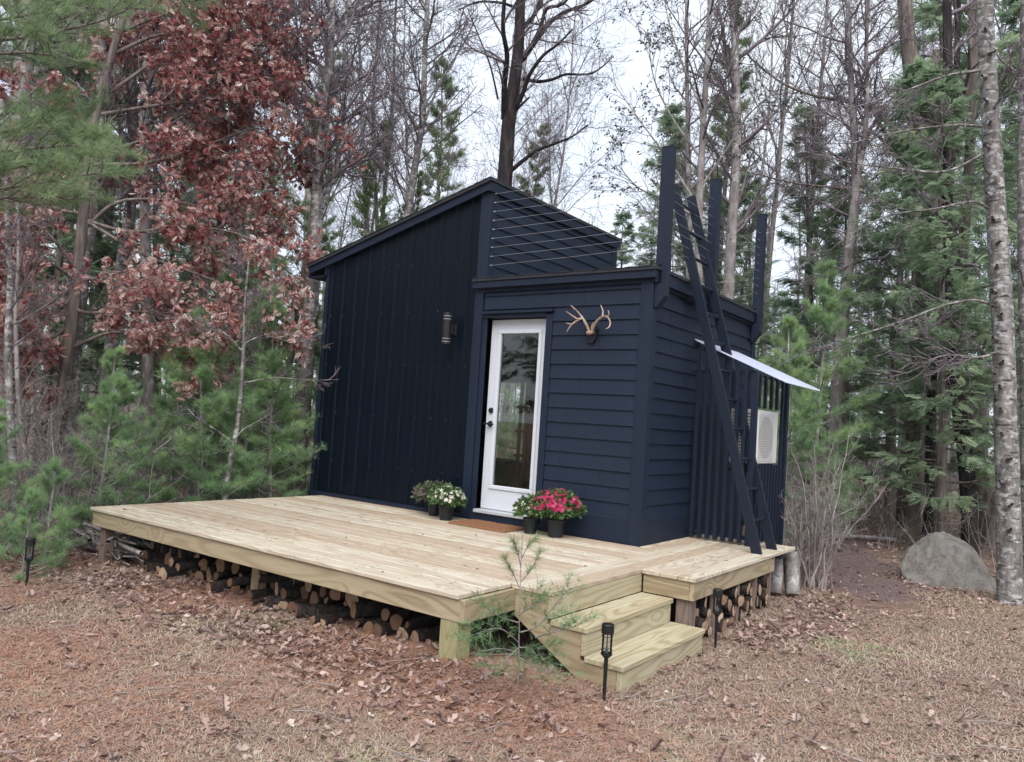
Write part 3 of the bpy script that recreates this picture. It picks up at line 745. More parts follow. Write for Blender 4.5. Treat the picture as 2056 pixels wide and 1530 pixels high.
# antlers
ab = onplane(1190, 668, 1, YF-.02)
ant = thing('mounted_antlers', 'pair of pale deer antlers on a dark plaque beside the door top', 'antlers', (ab[0], YF-.024, ab[2]))
org = np.array([ab[0], YF-.024, ab[2]])
mb = MB(); poly = [(.075*math.cos(a)*(1 if math.sin(a) > 0 else .8), .085*math.sin(a) if math.sin(a) > 0 else .105*math.sin(a)) for a in np.linspace(0, 2*PI, 22, endpoint=False)]
mb.prism(poly, 1, -.028, -.001); mb.build('plaque', M_black, ant)
mb = MB(); mb.tube([(-.03, -.03, .0), (-.012, -.07, -.012), (.012, -.07, -.012), (.03, -.03, 0)], [.014, .02, .02, .014], 10); mb.build('skull_plate', M_bone, ant, smooth=True)
def A(lst, r0, r1, yo):
    P = []
    for i, (zx, zy) in enumerate(lst):
        p = onplane(800+zx/2.942, 600+zy/2.942, 1, YF-yo[0]-(yo[1]-yo[0])*i/(len(lst)-1)); P.append(p-org)
    n = len(P); t = np.linspace(0, n-1, (n-1)*4+1); P = np.array(P)
    Q = np.stack([np.interp(t, range(n), P[:, k]) for k in range(3)], 1)
    for _ in range(2): Q[1:-1] = (Q[:-2]+2*Q[1:-1]+Q[2:])/4
    return Q, np.linspace(r0, r1, len(Q))
for side in (0, 1):
    ms = MB()
    L = ([([(1128, 205), (1115, 160), (1085, 108), (1052, 68), (1016, 38)], .017, .004, (.07, .16)), ([(1088, 115), (1058, 122), (1028, 100), (990, 74)], .012, .003, (.12, .20)),
          ([(1072, 118), (1045, 135), (1018, 155), (992, 198)], .012, .004, (.12, .22)), ([(1022, 150), (1008, 148), (990, 142)], .006, .002, (.19, .22))] if side == 0 else
         [([(1140, 205), (1152, 160), (1180, 122), (1212, 102), (1238, 108), (1253, 140), (1246, 168), (1224, 178)], .016, .004, (.07, .26)), ([(1205, 106), (1210, 72), (1194, 36)], .010, .003, (.15, .14)), ([(1232, 106), (1246, 92), (1238, 68)], .008, .003, (.18, .17)), ([(1142, 190), (1140, 165), (1148, 140)], .009, .003, (.07, .10))])
    for lst, r0, r1, yo in L:
        Q, R_ = A(lst, r0, r1, yo); ms.tube(Q, R_, 8)
    ms.build('antler', M_bone, ant, smooth=True)
# doormat
mat_ = MB(); n1, n2 = 46, 26; mx0, mx1, my0, my1 = -2.13, -1.40, 2.335, 2.765
V = []; F = []
for i in range(n1+1):
    for j in range(n2+1):
        e = 1 if 0 < i < n1 and 0 < j < n2 else 0
        V.append((mx0+(mx1-mx0)*i/n1+random.uniform(-.004, .004), my0+(my1-my0)*j/n2+random.uniform(-.004, .004), H+.003+e*(.017+random.uniform(-.003, .003))))
for i in range(n1):
    for j in range(n2): F.append((i*(n2+1)+j, (i+1)*(n2+1)+j, (i+1)*(n2+1)+j+1, i*(n2+1)+j+1))
mat_.add(np.array(V), F); o = mat_.build('doormat', M_coir, None); set_props(o, 'brown coir doormat on the deck below the white door', 'doormat')

# potted chrysanthemums
def orient(D, roll=None):
    n = len(D); D = D/(np.linalg.norm(D, axis=1, keepdims=True)+1e-9)
    R_ = np.random.normal(size=(n, 3)); Z = np.cross(D, R_); return D, Z
PETAL = [(0, 0, 0)]; PF = []
for k in range(9):
    a = 2*PI*k/9; da = .27
    PETAL += [(.3, .55*math.cos(a-da), .55*math.sin(a-da)), (.22, 1.0*math.cos(a), 1.0*math.sin(a)), (.3, .55*math.cos(a+da), .55*math.sin(a+da))]
    b = 1+3*k; PF.append((0, b, b+1, b+2))
PETAL = np.array(PETAL, float); PF = np.array(PF)
LEAF4 = np.array([(0, 0, 0), (.5, .24, .05), (1, 0, -.05), (.5, -.24, .05)], float); LF4 = np.array([(0, 1, 2, 3)])
def mum(loc, pr, ph, fr, fh, zoff, fmat, lmat, nf, fs, label, squash=1.0, top=.35):
    t = thing('potted_chrysanthemum', label, 'potted flowers', (loc[0], loc[1], H), group='flower pots beside the door')
    mb = MB(); mb.lathe([(pr*.80, 0), (pr*.97, ph*.86), (pr*1.06, ph*.86), (pr*1.08, ph), (pr*1.0, ph), (pr*.95, ph*.9), (0.001, ph*.9)], n=26, cap=False)
    mb.lathe([(pr*.8, .0005), (.001, .0005)], n=26, cap=False); mb.build('pot', M_potm, t)
    n = 1500; u = np.random.uniform(-.35, 1, n); a = np.random.uniform(0, 2*PI, n); rad = np.random.uniform(.45, 1, n)**.5
    D = np.stack([np.sqrt(1-u*u)*np.cos(a), np.sqrt(1-u*u)*np.sin(a), u], 1)
    c = np.array([0, 0, zoff]); lump = 1+.12*np.sin(5*a+u*4)
    P = c+D*np.array([fr, fr, fh])*(rad*lump)[:, None]
    X, Z = orient(D+np.random.normal(size=D.shape)*.7); V, F = place(LEAF4, LF4, P, X, Z, np.random.uniform(.028, .055, n))
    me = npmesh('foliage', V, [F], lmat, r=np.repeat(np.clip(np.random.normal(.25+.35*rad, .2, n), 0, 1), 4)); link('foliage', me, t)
    ts = TubeSet()
    for k in range(26):
        i = random.randrange(n); ts.add(np.array([(random.uniform(-.02, .02), random.uniform(-.02, .02), ph*.85), P[i]*.5+np.array([0, 0, zoff*.4]), P[i]]), [.003, .0022, .0015], 4)
    link('stem', ts.mesh('stem', lmat), t)
    u = 1-np.random.uniform(0, 1-(-top), nf)**1.0*1.0; a = np.random.uniform(0, 2*PI, nf)
    u = np.clip(u, -.3, 1)
    D = np.stack([np.sqrt(1-u*u)*np.cos(a), np.sqrt(1-u*u)*np.sin(a), u], 1); lump = 1.02+.12*np.sin(5*a+u*4)+np.random.uniform(-.05, .06, nf)
    P = c+D*np.array([fr, fr, fh])*lump[:, None]; X, Z = orient(D+np.random.normal(size=D.shape)*.25+np.array([0, 0, .25]))
    V, F = place(PETAL, PF, P, X, Z, np.random.uniform(.8, 1.15, nf)*fs)
    link('blossom', npmesh('blossom', V, [F], fmat, r=np.repeat(np.clip(np.random.normal(.5, .25, nf), 0, 1), len(PETAL))), t)
np.random.seed(3)
mum((-2.60, 2.66), .066, .145, .21, .13, .22, M_purple, M_mumd, 150, .017, 'faded purple chrysanthemum in a black pot against the steel clad wall')
mum((-2.30, 2.52), .082, .145, .175, .12, .215, M_cream, M_mumg, 95, .026, 'white chrysanthemum in a black pot left of the doormat', top=.1)
mum((-1.255, 2.57), .078, .15, .15, .12, .225, M_cream, M_mumg, 60, .020, 'small straggly cream and pink chrysanthemum pot between doormat and red flowers')
mum((-.985, 2.60), .088, .165, .235, .16, .27, M_red, M_mumg, 190, .026, 'large crimson chrysanthemum in a black pot right of the doormat', top=-.05)

# ladder
lad = thing('wooden_ladder', 'tall dark navy ladder leaning on the cabin roof beside the front post', 'ladder', (.665, 3.70, H))
fx, tx, tz = 0.0, -1.03, 3.60
def onl(t): return (tx*t, tz*t)
dn = np.array([tz, -tx]); dn = dn/np.linalg.norm(dn)   # normal in the xz plane
for yy in (-.22, .22):
    mb = MB(); hw = .045; s = .019
    p0 = np.array([0, 0.0]); p1 = np.array([tx, tz]); d_ = (p1-p0)/np.linalg.norm(p1-p0); nrm = np.array([d_[1], -d_[0]])
    # foot cut level with the deck
    k = hw*nrm[0]/1.0
    a = p0-nrm*hw; b = p0+nrm*hw; a = a - d_*(a[1]/d_[1]); b = b - d_*(b[1]/d_[1])
    mb.prism([tuple(a), tuple(b), tuple(p1+nrm*hw), tuple(p1-nrm*hw)], 1, yy-s, yy+s, along=2, r=.5); mb.build('rail', M_ladder, lad)
for k in range(12):
    t = (.30+k*.295)/3.735; x_, z_ = onl(t)
    mb = MB(); mb.tube([(x_, -.2005, z_), (x_, .2005, z_)], .0155, 12); mb.build('rung', M_ladder, lad)
mb = MB(); mb.box((-.885, -.15, 2.41), (-.75, .15, 2.45), along=1); mb.build('wall_standoff', M_ladder, lad)

# slatted enclosure with a plastic awning around the outdoor unit
sc_ = thing('slat_screen', 'navy slatted screen around the outdoor unit on the right wall', 'screen', (.1, 4.4, H))
off = np.array([.1, 4.4, H]); aw = lambda x: 2.565-.445*(x-XR)
def sbox(name, a, b, m=M_beam, al=2):
    mb = MB(); mb.box(np.array(a)-off, np.array(b)-off, along=al); return mb.build(name, m, sc_)
for k in range(7):
    x = -.165+k*.083; sbox('slat', (x, 3.86, H+.02), (x+.038, 3.898, aw(x+.04)-.04))
sbox('corner_post', (.415, 3.855, H+.001), (.470, 3.91, aw(.47)-.035)); sbox('corner_post', (.405, 4.87, H-.45), (.470, 4.935, aw(.47)-.035)); 
sbox('bottom_rail', (XR+.03, 3.899, H+.05), (.414, 3.93, H+.09), al=0); sbox('top_rail', (XR+.03, 3.899, 2.20), (.414, 3.93, 2.24), al=0) ; sbox('top_rail', (.415, 3.911, 2.19), (.44, 4.869, 2.235), al=1)
sbox('bottom_rail', (.415, 3.911, H+.05), (.44, 4.869, H+.09), al=1); sbox('middle_rail', (.415, 3.911, 1.255), (.44, 4.869, 1.295), al=1)
ys = np.arange(3.955, 4.85, .095)
for i, y in enumerate(ys):
    if y < 4.70:
        sbox('slat', (.441, y, H+.02), (.470, y+.036, 1.30))
        if i % 2 == 0: sbox('slat', (.441, y, 1.875), (.470, y+.036, aw(.47)-.04))
    elif i % 2 == 0: sbox('slat', (.441, y, H-.1), (.470, y+.036, aw(.47)-.04))
# awning sheet, corrugated along x
V = []; ny = 96; ya, yb = 3.83, 5.10; nx = 6
for i in range(nx+1):
    x = XR+.035+(.745-XR-.035)*i/nx
    for j in range(ny+1):
        y = ya+(yb-ya)*j/ny; V.append((x, y, aw(x)+.009*math.sin(2*PI*(y-ya)/.066)))
V = np.array(V)-off; F = [(i*(ny+1)+j, (i+1)*(ny+1)+j, (i+1)*(ny+1)+j+1, i*(ny+1)+j+1) for i in range(nx) for j in range(ny)]
mb = MB(); mb.add(V, F); W = V.copy(); W[:, 2] += .0025; mb.add(W, F); mb.build('awning', M_poly, sc_, smooth=True, recalc=False)
sbox('awning_batten', (XR+.03, 3.90, aw(XR)-.07), (XR+.065, 5.0, aw(XR)-.03), al=1)
# outdoor unit
ac = thing('air_conditioner', 'white outdoor air conditioner unit behind the ladder inside the slat screen', 'air conditioner', (.31, 4.33, 1.31))
mb = MB(); mb.box((-.15, -.36, 0), (.15, .27, .545), bev=.012); mb.build('casing', M_acw, ac)
mb = MB()
M_acd = m_paint('dark_coil', (.05, .05, .05), .2, .6)
for k in range(15): mb.box((-.12, -.366, .05+k*.032), (.10, -.3605, .058+k*.032))
mb.build('side_grille', M_acd, ac)
cf = (-.11, .27)
mb = MB(); mb.tube([(.1505, cf[0], cf[1]), (.1525, cf[0], cf[1])], [.215, .215], 40); rec = mb.build('fan_recess', m_paint('shaded_fan_recess', (.36, .36, .35), .2, .6), ac)
mb = MB()
for k in range(0):
    rr = .03+k*.027; mb.tube([(.160, cf[0]+rr*math.cos(a), cf[1]+rr*math.sin(a)) for a in np.linspace(0, 2*PI, 37)], .0028, 5, cap=False)
for k in range(26): mb.box((.1545, -.345, .035+k*.0185), (.1575, .115, .040+k*.0185))
mb.build('fan_grille', M_acw, ac)
mb = MB(); mb.tube([(.03, .274, .12), (.03, .33, .10), (-.10, .36, .06), (-.16, .38, -.25), (-.20, .38, -.7)], .016, 8); mb.build('refrigerant_hose', M_black, ac)
mb = MB(); mb.box((-.13, -.30, -.05), (.13, -.26, -.001)); mb.box((-.13, .20, -.05), (.13, .24, -.001)); mb.box((-.20, -.31, -.09), (.15, -.25, -.051)); mb.box((-.20, .25, -.09), (.15, .31, -.051)); split_build(mb, 'mounting_foot', M_black, ac)

# solar path lamps
def plamp(loc, label):
    t = thing('path_lamp', label, 'garden lamp', (loc[0], loc[1], hgt(*loc)), group='solar lamps round the deck'); return t
def lamp_parts(t):
    mb = MB(); mb.tube([(0, 0, -.08), (0, 0, .26)], [.009, .0125], 10); mb.build('stake', M_black, t)
    mb = MB(); mb.lathe([(.013, .245), (.030, .262), (.034, .266), (.034, .276), (.030, .276)], n=20); mb.build('base_ring', M_black, t)
    mb = MB(); mb.lathe([(.0285, .2765), (.0285, .388)], n=20, cap=False); mb.build('lamp_glass', M_lglass, t, smooth=True)
    mb = MB(); mb.lathe([(.010, .2765), (.012, .30), (.003, .318)], n=10); mb.build('bulb', M_diff, t)
    mb = MB()
    for k in range(6):
        a = 2*PI*k/6; mb.tube([(.0315*math.cos(a), .0315*math.sin(a), .2762), (.0315*math.cos(a), .0315*math.sin(a), .389)], .0022, 5)
    for zz in (.292, .372): mb.tube([(.0325*math.cos(a), .0325*math.sin(a), zz) for a in np.linspace(0, 2*PI, 25)], .002, 5, cap=False)
    mb.build('cage', M_black, t)
    mb = MB(); mb.lathe([(.030, .3885), (.037, .3885), (.037, .437), (.034, .442), (.0005, .4425)], n=24); mb.build('solar_cap', M_black, t)
pl = plamp((.845, .333), 'black solar path lamp in front of the bottom step, nearest to the viewer'); lamp_parts(pl)
def dup(root, loc, rz, label=None, rx=0, ry=0, sc=None, group=None):
    r = root.copy(); scene.collection.objects.link(r); r.location = loc; r.rotation_euler = (rx, ry, rz)
    if sc is not None: r.scale = sc if isinstance(sc, (tuple, list)) else (sc, sc, sc)
    if label: r["label"] = label
    if group: r["group"] = group
    for ch in root.children:
        c = ch.copy(); scene.collection.objects.link(c); c.parent = r
        for g in ch.children:
            d = g.copy(); scene.collection.objects.link(d); d.parent = c
    return r
dup(pl, (.875, 1.983, hgt(.875, 1.983)), 1.0, 'black solar path lamp beside the stacked logs right of the steps')
dup(pl, (-3.87, -.84, hgt(-3.87, -.84)-.05), .5, 'black solar path lamp at the far left end of the deck')

# firewood
random.seed(5); np.random.seed(5)
def log_variant(L, r0, ecc, split=0):
    n = 18; ph = [random.uniform(0, 6) for _ in range(3)]; nr = 7
    def rad(a, t):
        r = r0*(1+.10*math.sin(2*a+ph[0])+.06*math.sin(3*a+ph[1]+t*2)+.04*math.sin(5*a+ph[2]))*(1+ecc*t)+r0*.07*mnoise.noise(Vector((math.cos(a)*2, math.sin(a)*2, t*5+ph[0])))
        if split:                                    # a flat riven face
            da = (a+PI) % (2*PI)-PI
            if abs(da) < 1.25: r = min(r, r0*(.22 if split == 1 else .0+.45)/max(.2, math.cos(da)))
        return r
    bend = [random.uniform(-.012, .012) for _ in range(2)]
    def pt(a, t, k=1.0, yy=None):
        rr = rad(a, t)*k; return (rr*math.cos(a)+bend[0]*math.sin(PI*t), t*L if yy is None else yy, rr*math.sin(a)+bend[1]*math.sin(PI*t))
    bark = MB(); V = [pt(2*PI*k/n, i/(nr-1)) for i in range(nr) for k in range(n)]
    F = [(i*n+k, i*n+(k+1) % n, (i+1)*n+(k+1) % n, (i+1)*n+k) for i in range(nr-1) for k in range(n)]
    bark.add(np.array(V), F)
    cuts = []
    for t, yy in ((0, .001), (1, L-.001)):
        m = MB(); q = [pt(2*PI*k/n, t, .96, yy+random.uniform(-.003, .001)*(1 if t == 0 else -1)) for k in range(n)]
        q.append((0, yy+(-.004 if t == 0 else .004), 0)); q = np.array(q)
        m.add(q, [(k, (k+1) % n, n) for k in range(n)], r=random.random(), g=q*np.array([1, 0, 1])+random.uniform(-.004, .004)); cuts.append(m)
    return bark, cuts
def make_log(label, group, L, r0, ecc, split=0):
    t = thing('firewood_log', label, 'log', group=group)
    b, cs = log_variant(L, r0, ecc, split); b.build('bark', M_blog, t, smooth=True)
    for c in cs: c.build('cut_face', M_cut, t)
    return t
GF = 'logs piled under the long front edge of the deck'; GR = 'logs stacked under the right hand deck platform'
LF = 'round firewood log lying end out in the dark pile under the long front deck edge'
LR = 'short round log with pale sawn end, stacked between the stakes under the right deck platform'
vf = [make_log(LF, GF, random.uniform(.42, .7), random.choice((.030, .042, .05, .056, .062)), random.uniform(-.1, .1), (0, 0, 1, 0, 2, 0, 1, 0, 0, 2, 0, 1)[_]) for _ in range(12)]
vr = [make_log(LR, GR, random.uniform(.36, .5), random.choice((.026, .034, .042, .05, .056)), random.uniform(-.1, .1), (0, 0, 0, 1, 0, 0, 2, 0, 0, 0)[_]) for _ in range(10)]
for v_ in vr:
    for ch in v_.children:
        if ch.name.startswith('cut_face'): ch.data.materials[0] = M_cutp
used = set()
def put(vs, i, loc, rz, rx=0, ry=0, s=1, label=None):
    if i not in used_:
        used_.add(i); o = vs[i]; o['label'] = label or o['label']; o.location = loc; o.rotation_euler = (rx, ry, rz); o.scale = (s, 1, s)
    else: dup(vs[i], loc, rz, rx=rx, ry=ry, sc=(s, 1, s), label=label)
used_ = set()
x = -.50; j = 0
piles = [(-.48, -1.05, 2, .16), (-1.10, -2.42, 3, .16), (-2.5, -4.25, 3, .20)]
for xa_, xb_, rows, yb0 in piles:
    for row in range(rows):
        x = xa_ - row*.06 - random.uniform(0, .05)
        while x > xb_+row*.07:
            i = random.randrange(12); s = random.uniform(.8, 1.15); z = .04+row*.088+random.uniform(-.018, .018)
            put(vf, i, (x, yb0+random.uniform(-.10, .14)+row*.05, max(z, .04)+hgt(x, yb0)), random.gauss(0, .3), random.uniform(-.10, .12), random.uniform(0, 6), s, 'firewood log, %s of the %s' % (('bottom row', 'second row', 'top row')[row], {-.48: 'low pile beside the green corner post', -1.10: 'pile under the deck right of the middle post', -2.5: 'long pile under the deck left of the middle post'}[xa_]))
            x -= random.uniform(.10, .18)
used_ = set()
for row in range(4):
    y = 2.02+row*.035
    while y < 3.72-row*.05:
        if row == 3 and random.random() < .45: y += .11; continue
        if row == 2 and 2.3 < y < 2.6 : y += .1; continue
        i = random.randrange(10); s = random.uniform(.75, 1.1); z = .045+row*.078+random.uniform(-.01, .01)
        if z > .27: z = .262
        put(vr, i, (.725+random.uniform(-.06, .045), y, z+hgt(.7, y)), PI/2+random.uniform(-.22, .22), random.uniform(-.06, .06), random.uniform(-1, 1), s, 'short round log, %s between the stakes under the right deck platform' % ('bottom row', 'second row', 'third row', 'loose top row')[row])
        y += random.uniform(.088, .125)
for (u, v, lab, L, r0, rx) in ((1556, 1196, 'upright log leaning under the far right corner of the deck, left one of the pair', .33, .070, 1.35), (1590, 1200, 'upright log leaning under the far right corner of the deck, right one of the pair', .42, .068, 1.2)):
    p = onplane(u, v, 2, 0.0); o = make_log(lab, 'upright logs under the deck corner', L, r0, .1); o.location = (p[0], p[1], .03); o.rotation_euler = (rx, 0, .5); o.children[0].data.materials[0] = M_bgrey
# brush heap at the left end
random.seed(9); ts = TubeSet()
for k in range(230):
    c = np.array([random.gauss(-4.72, .30), random.uniform(.12, .95), 0]); a = random.gauss(0, .5)+(PI if random.random() < .5 else 0); L = random.uniform(.3, 1.2)
    z = abs(random.gauss(.08, .09)); dd = np.array([math.cos(a), math.sin(a)*.6, random.uniform(-.12, .12)])
    P = [c+dd*L*(t-.5)+np.array([0, 0, z+.03])+np.random.normal(size=3)*.012 for t in np.linspace(0, 1, 5)]
    P = np.array(P); P[:, 2] = np.clip(P[:, 2], .01, .34)
    r = random.choice((.004, .006, .009, .014, .022)); ts.add(P, np.linspace(r, r*.5, 5), 5)
o = link('brush_pile', ts.mesh('brush_pile', M_bgrey)); set_props(o, 'heap of cut grey brushwood spilling from under the left end of the deck', 'brushwood', kind='stuff')
# boulder
import bmesh
bm = bmesh.new(); bmesh.ops.create_icosphere(bm, subdivisions=5, radius=1)
for v in bm.verts:
    p = v.co.normalized(); q = Vector(p)
    f = 1+.13*mnoise.noise(p*1.3+Vector((3, 1, 2)))+.06*mnoise.noise(p*3.1)+.03*mnoise.noise(p*7)+.016*mnoise.noise(p*17)+.010*mnoise.noise(p*34)
    z = p.z*f
    w = 1.0-.30*max(0, z)**1.5
    v.co = Vector((p.x*f*w, p.y*f*w, z)) ; v.co.x -= .10*max(0, z)
    # a few flat facets
    for nn, dd in ((Vector((-.72, -.35, .6)).normalized(), .80), (Vector((.75, -.2, .62)).normalized(), .82), (Vector((.05, -.95, .3)).normalized(), .86)):
        e = v.co.dot(nn)-dd
        if e > 0: v.co -= nn*e*.88
me = bpy.data.meshes.new('boulder'); bm.to_mesh(me); bm.free(); me.materials.append(M_rock)
me.polygons.foreach_set("use_smooth", np.ones(len(me.polygons), bool))
bl_ = onplane(1897, 1180, 2, 0.0); bo = link('boulder', me); bo.location = (bl_[0]-.02, bl_[1]+.38, .02); bo.scale = (.51, .44, .60); bo.rotation_euler = (0, 0, YAW)
set_props(bo, 'large grey rounded granite boulder on the leaf litter by the path', 'boulder')
# ================================================================== TREES
rng = np.random.default_rng(12)
def unit(v): return v/(np.linalg.norm(v)+1e-9)
def rot_about(v, k, a):
    k = unit(k); return v*math.cos(a)+np.cross(k, v)*math.sin(a)+k*np.dot(k, v)*(1-math.cos(a))
def wander(p0, d0, L, n, wob, up=0.0):
    P = [np.array(p0, float)]; d = unit(np.array(d0, float))
    for i in range(n):
        d = unit(d + rng.normal(size=3)*wob + np.array([0, 0, up])); P.append(P[-1]+d*L/n)
    return np.array(P), d
def grow(sets, p0, d0, L, r0, depth, opt, tips=None):
    """sets: list of TubeSet per depth; opt: per-depth (children, angle, len factor, start)"""
    n = max(3, opt['seg'][depth]); P, _ = wander(p0, d0, L, n, opt['wob'][depth], opt['up'][depth])
    last = depth == len(opt['n'])
    R = np.linspace(r0, r0*opt.get('tap', .4) if not last else max(opt['rmin']*.6, r0*.35), n+1)
    sets[min(depth, len(sets)-1)].add(P, R, opt['sides'][min(depth, len(opt['sides'])-1)])
    if tips is not None and last: tips.append((P, depth))
    if last: return P
    k = opt['n'][depth]; k = int(k + rng.integers(-1, 2)) if k > 4 else k
    for i in range(k):
        t = opt['st'][depth] + (1-opt['st'][depth])*((i+rng.uniform(.1, .9))/k); t = min(t, .99)
        f = t*n; a = int(f); q = P[a]*(1-(f-a))+P[min(a+1, n)]*(f-a); dd = unit(P[min(a+1, n)]-P[a])
        ax = np.cross(dd, rng.normal(size=3)); ang = math.radians(opt['ang'][depth]+rng.uniform(-14, 14))
        nd = rot_about(dd, ax, ang)
        if opt.get('flat') and depth > 0: nd = unit(nd*np.array([1, 1, .45]))
        ln = L*opt['lf'][depth]*(1-.55*t*(1 if depth == 0 else .6))*rng.uniform(.7, 1.2)
        rr = max(opt['rmin'], min(R[a]*.62, r0*opt['rf'][depth]*(1.1-.5*t)))
        grow(sets, q, nd, ln, rr, depth+1, opt, tips)
    return P
BARE = dict(n=[20, 7, 5, 4], st=[.28, .15, .12, .1], ang=[42, 42, 40, 38], lf=[.30, .50, .52, .55], seg=[12, 7, 5, 3, 3], wob=[.035, .10, .13, .16, .2], up=[.02, .075, .05, .03, .01],
            sides=[8, 5, 4, 3, 3], rf=[.34, .42, .5, .6], rmin=.0045, tap=.22)
def bare_meshes(name, H_, r0, lean=(0, 0), mt=None, mc=None, **kw):
    opt = dict(BARE); opt.update(kw); S = [TubeSet(), TubeSet()]
    sets = [S[0], S[0], S[1], S[1], S[1]]
    grow(sets, (0, 0, -.15), (lean[0], lean[1], 1), H_, r0, 0, opt)
    return S[0].mesh(name+'_trunk', mt or M_bgrey), S[1].mesh(name+'_crown', mc or M_btwig)
def tree_from(kind, meshes, label, loc, rz=0, sc=1.0, group=None, names=('trunk', 'crown'), cat='tree'):
    t = thing(kind, label, cat, (loc[0], loc[1], hgt(loc[0], loc[1])-.03), rz, group=group)
    t.scale = (sc, sc, sc)
    for m, nm in zip(meshes, names):
        if m is not None: link(nm, m, t)
    return t
def frame_rand(D):
    Z = np.cross(D, rng.normal(size=D.shape)); return D, Z
# templates --------------------------------------------------------
def tuft_template(k=15, spread=.95, w=.045):
    V = []; F = []
    for i in range(k):
        a = rng.uniform(0, 2*PI); s = rng.uniform(.15, spread); L = rng.uniform(.75, 1.05)
        d = np.array([math.cos(s), math.sin(s)*math.cos(a), math.sin(s)*math.sin(a)]); p = unit(np.cross(d, rng.normal(size=3)))*w*.5
        b = len(V); V += [d*.05+p, d*.05-p, d*L]; F.append((b, b+1, b+2))
    return np.array(V), np.array(F)
TUFT = [tuft_template(17, .95, .030) for _ in range(5)]; TUFTN = [tuft_template(18, .85, .026) for _ in range(5)]; TUFTF = [tuft_template(10, 1.0, .075) for _ in range(4)]
def spray_template(k=7, droop=.25):
    V = []; F = []
    for i in range(k):
        t = .1+.85*i/(k-1); L = .42*(1-.75*t)+.08
        for s in (-1, 1):
            d = np.array([.72, s*.69, rng.uniform(-.25, .05)]); b = len(V); base = np.array([t, 0, -droop*t*t]); w = .055
            q = np.array([-.5, .5*s, 0])*w
            V += [base, base+d*L*.55+q*1.4, base+d*L+rng.normal(size=3)*.015, base+d*L*.5-q*1.4]; F.append((b, b+1, b+2, b+3))
    b = len(V); V += [(0, -.02, 0), (0, .02, 0), (1.05, 0, -droop*1.1)]; V.append((1.05, 0.002, -droop*1.1)); F.append((b, b+1, b+3, b+2))
    return np.array(V, float), np.array(F)
SPRAY = [spray_template(7, d) for d in (.1, .3, .5, .2)]; SPRAYF = [spray_template(4, d) for d in (.1, .35)]
def foliage(name, temps, P, D, scale, mat_, rnd=None, upz=False):
    P = np.array(P); D = np.array(D); n = len(P)
    if n == 0: return None
    pick = rng.integers(0, len(temps), n); Vs, Fs, Rs = [], [], []; o = 0
    rnd = np.clip(rng.normal(.5, .2, n), 0, 1) if rnd is None else np.asarray(rnd)
    scale = np.broadcast_to(scale, (n,))
    for k, (T, F) in enumerate(temps):
        m = pick == k
        if not m.any(): continue
        d = D[m]; Z = (np.tile([0, 0, 1.0], (m.sum(), 1))+rng.normal(size=(m.sum(), 3))*.35) if upz else rng.normal(size=(m.sum(), 3))
        V, FF = place(T, F, P[m], d, Z, scale[m]); Vs.append(V); Fs.append(FF+o); o += len(V); Rs.append(np.repeat(rnd[m], len(T)))
    return npmesh(name, np.concatenate(Vs), [np.concatenate(Fs)], mat_, r=np.concatenate(Rs))

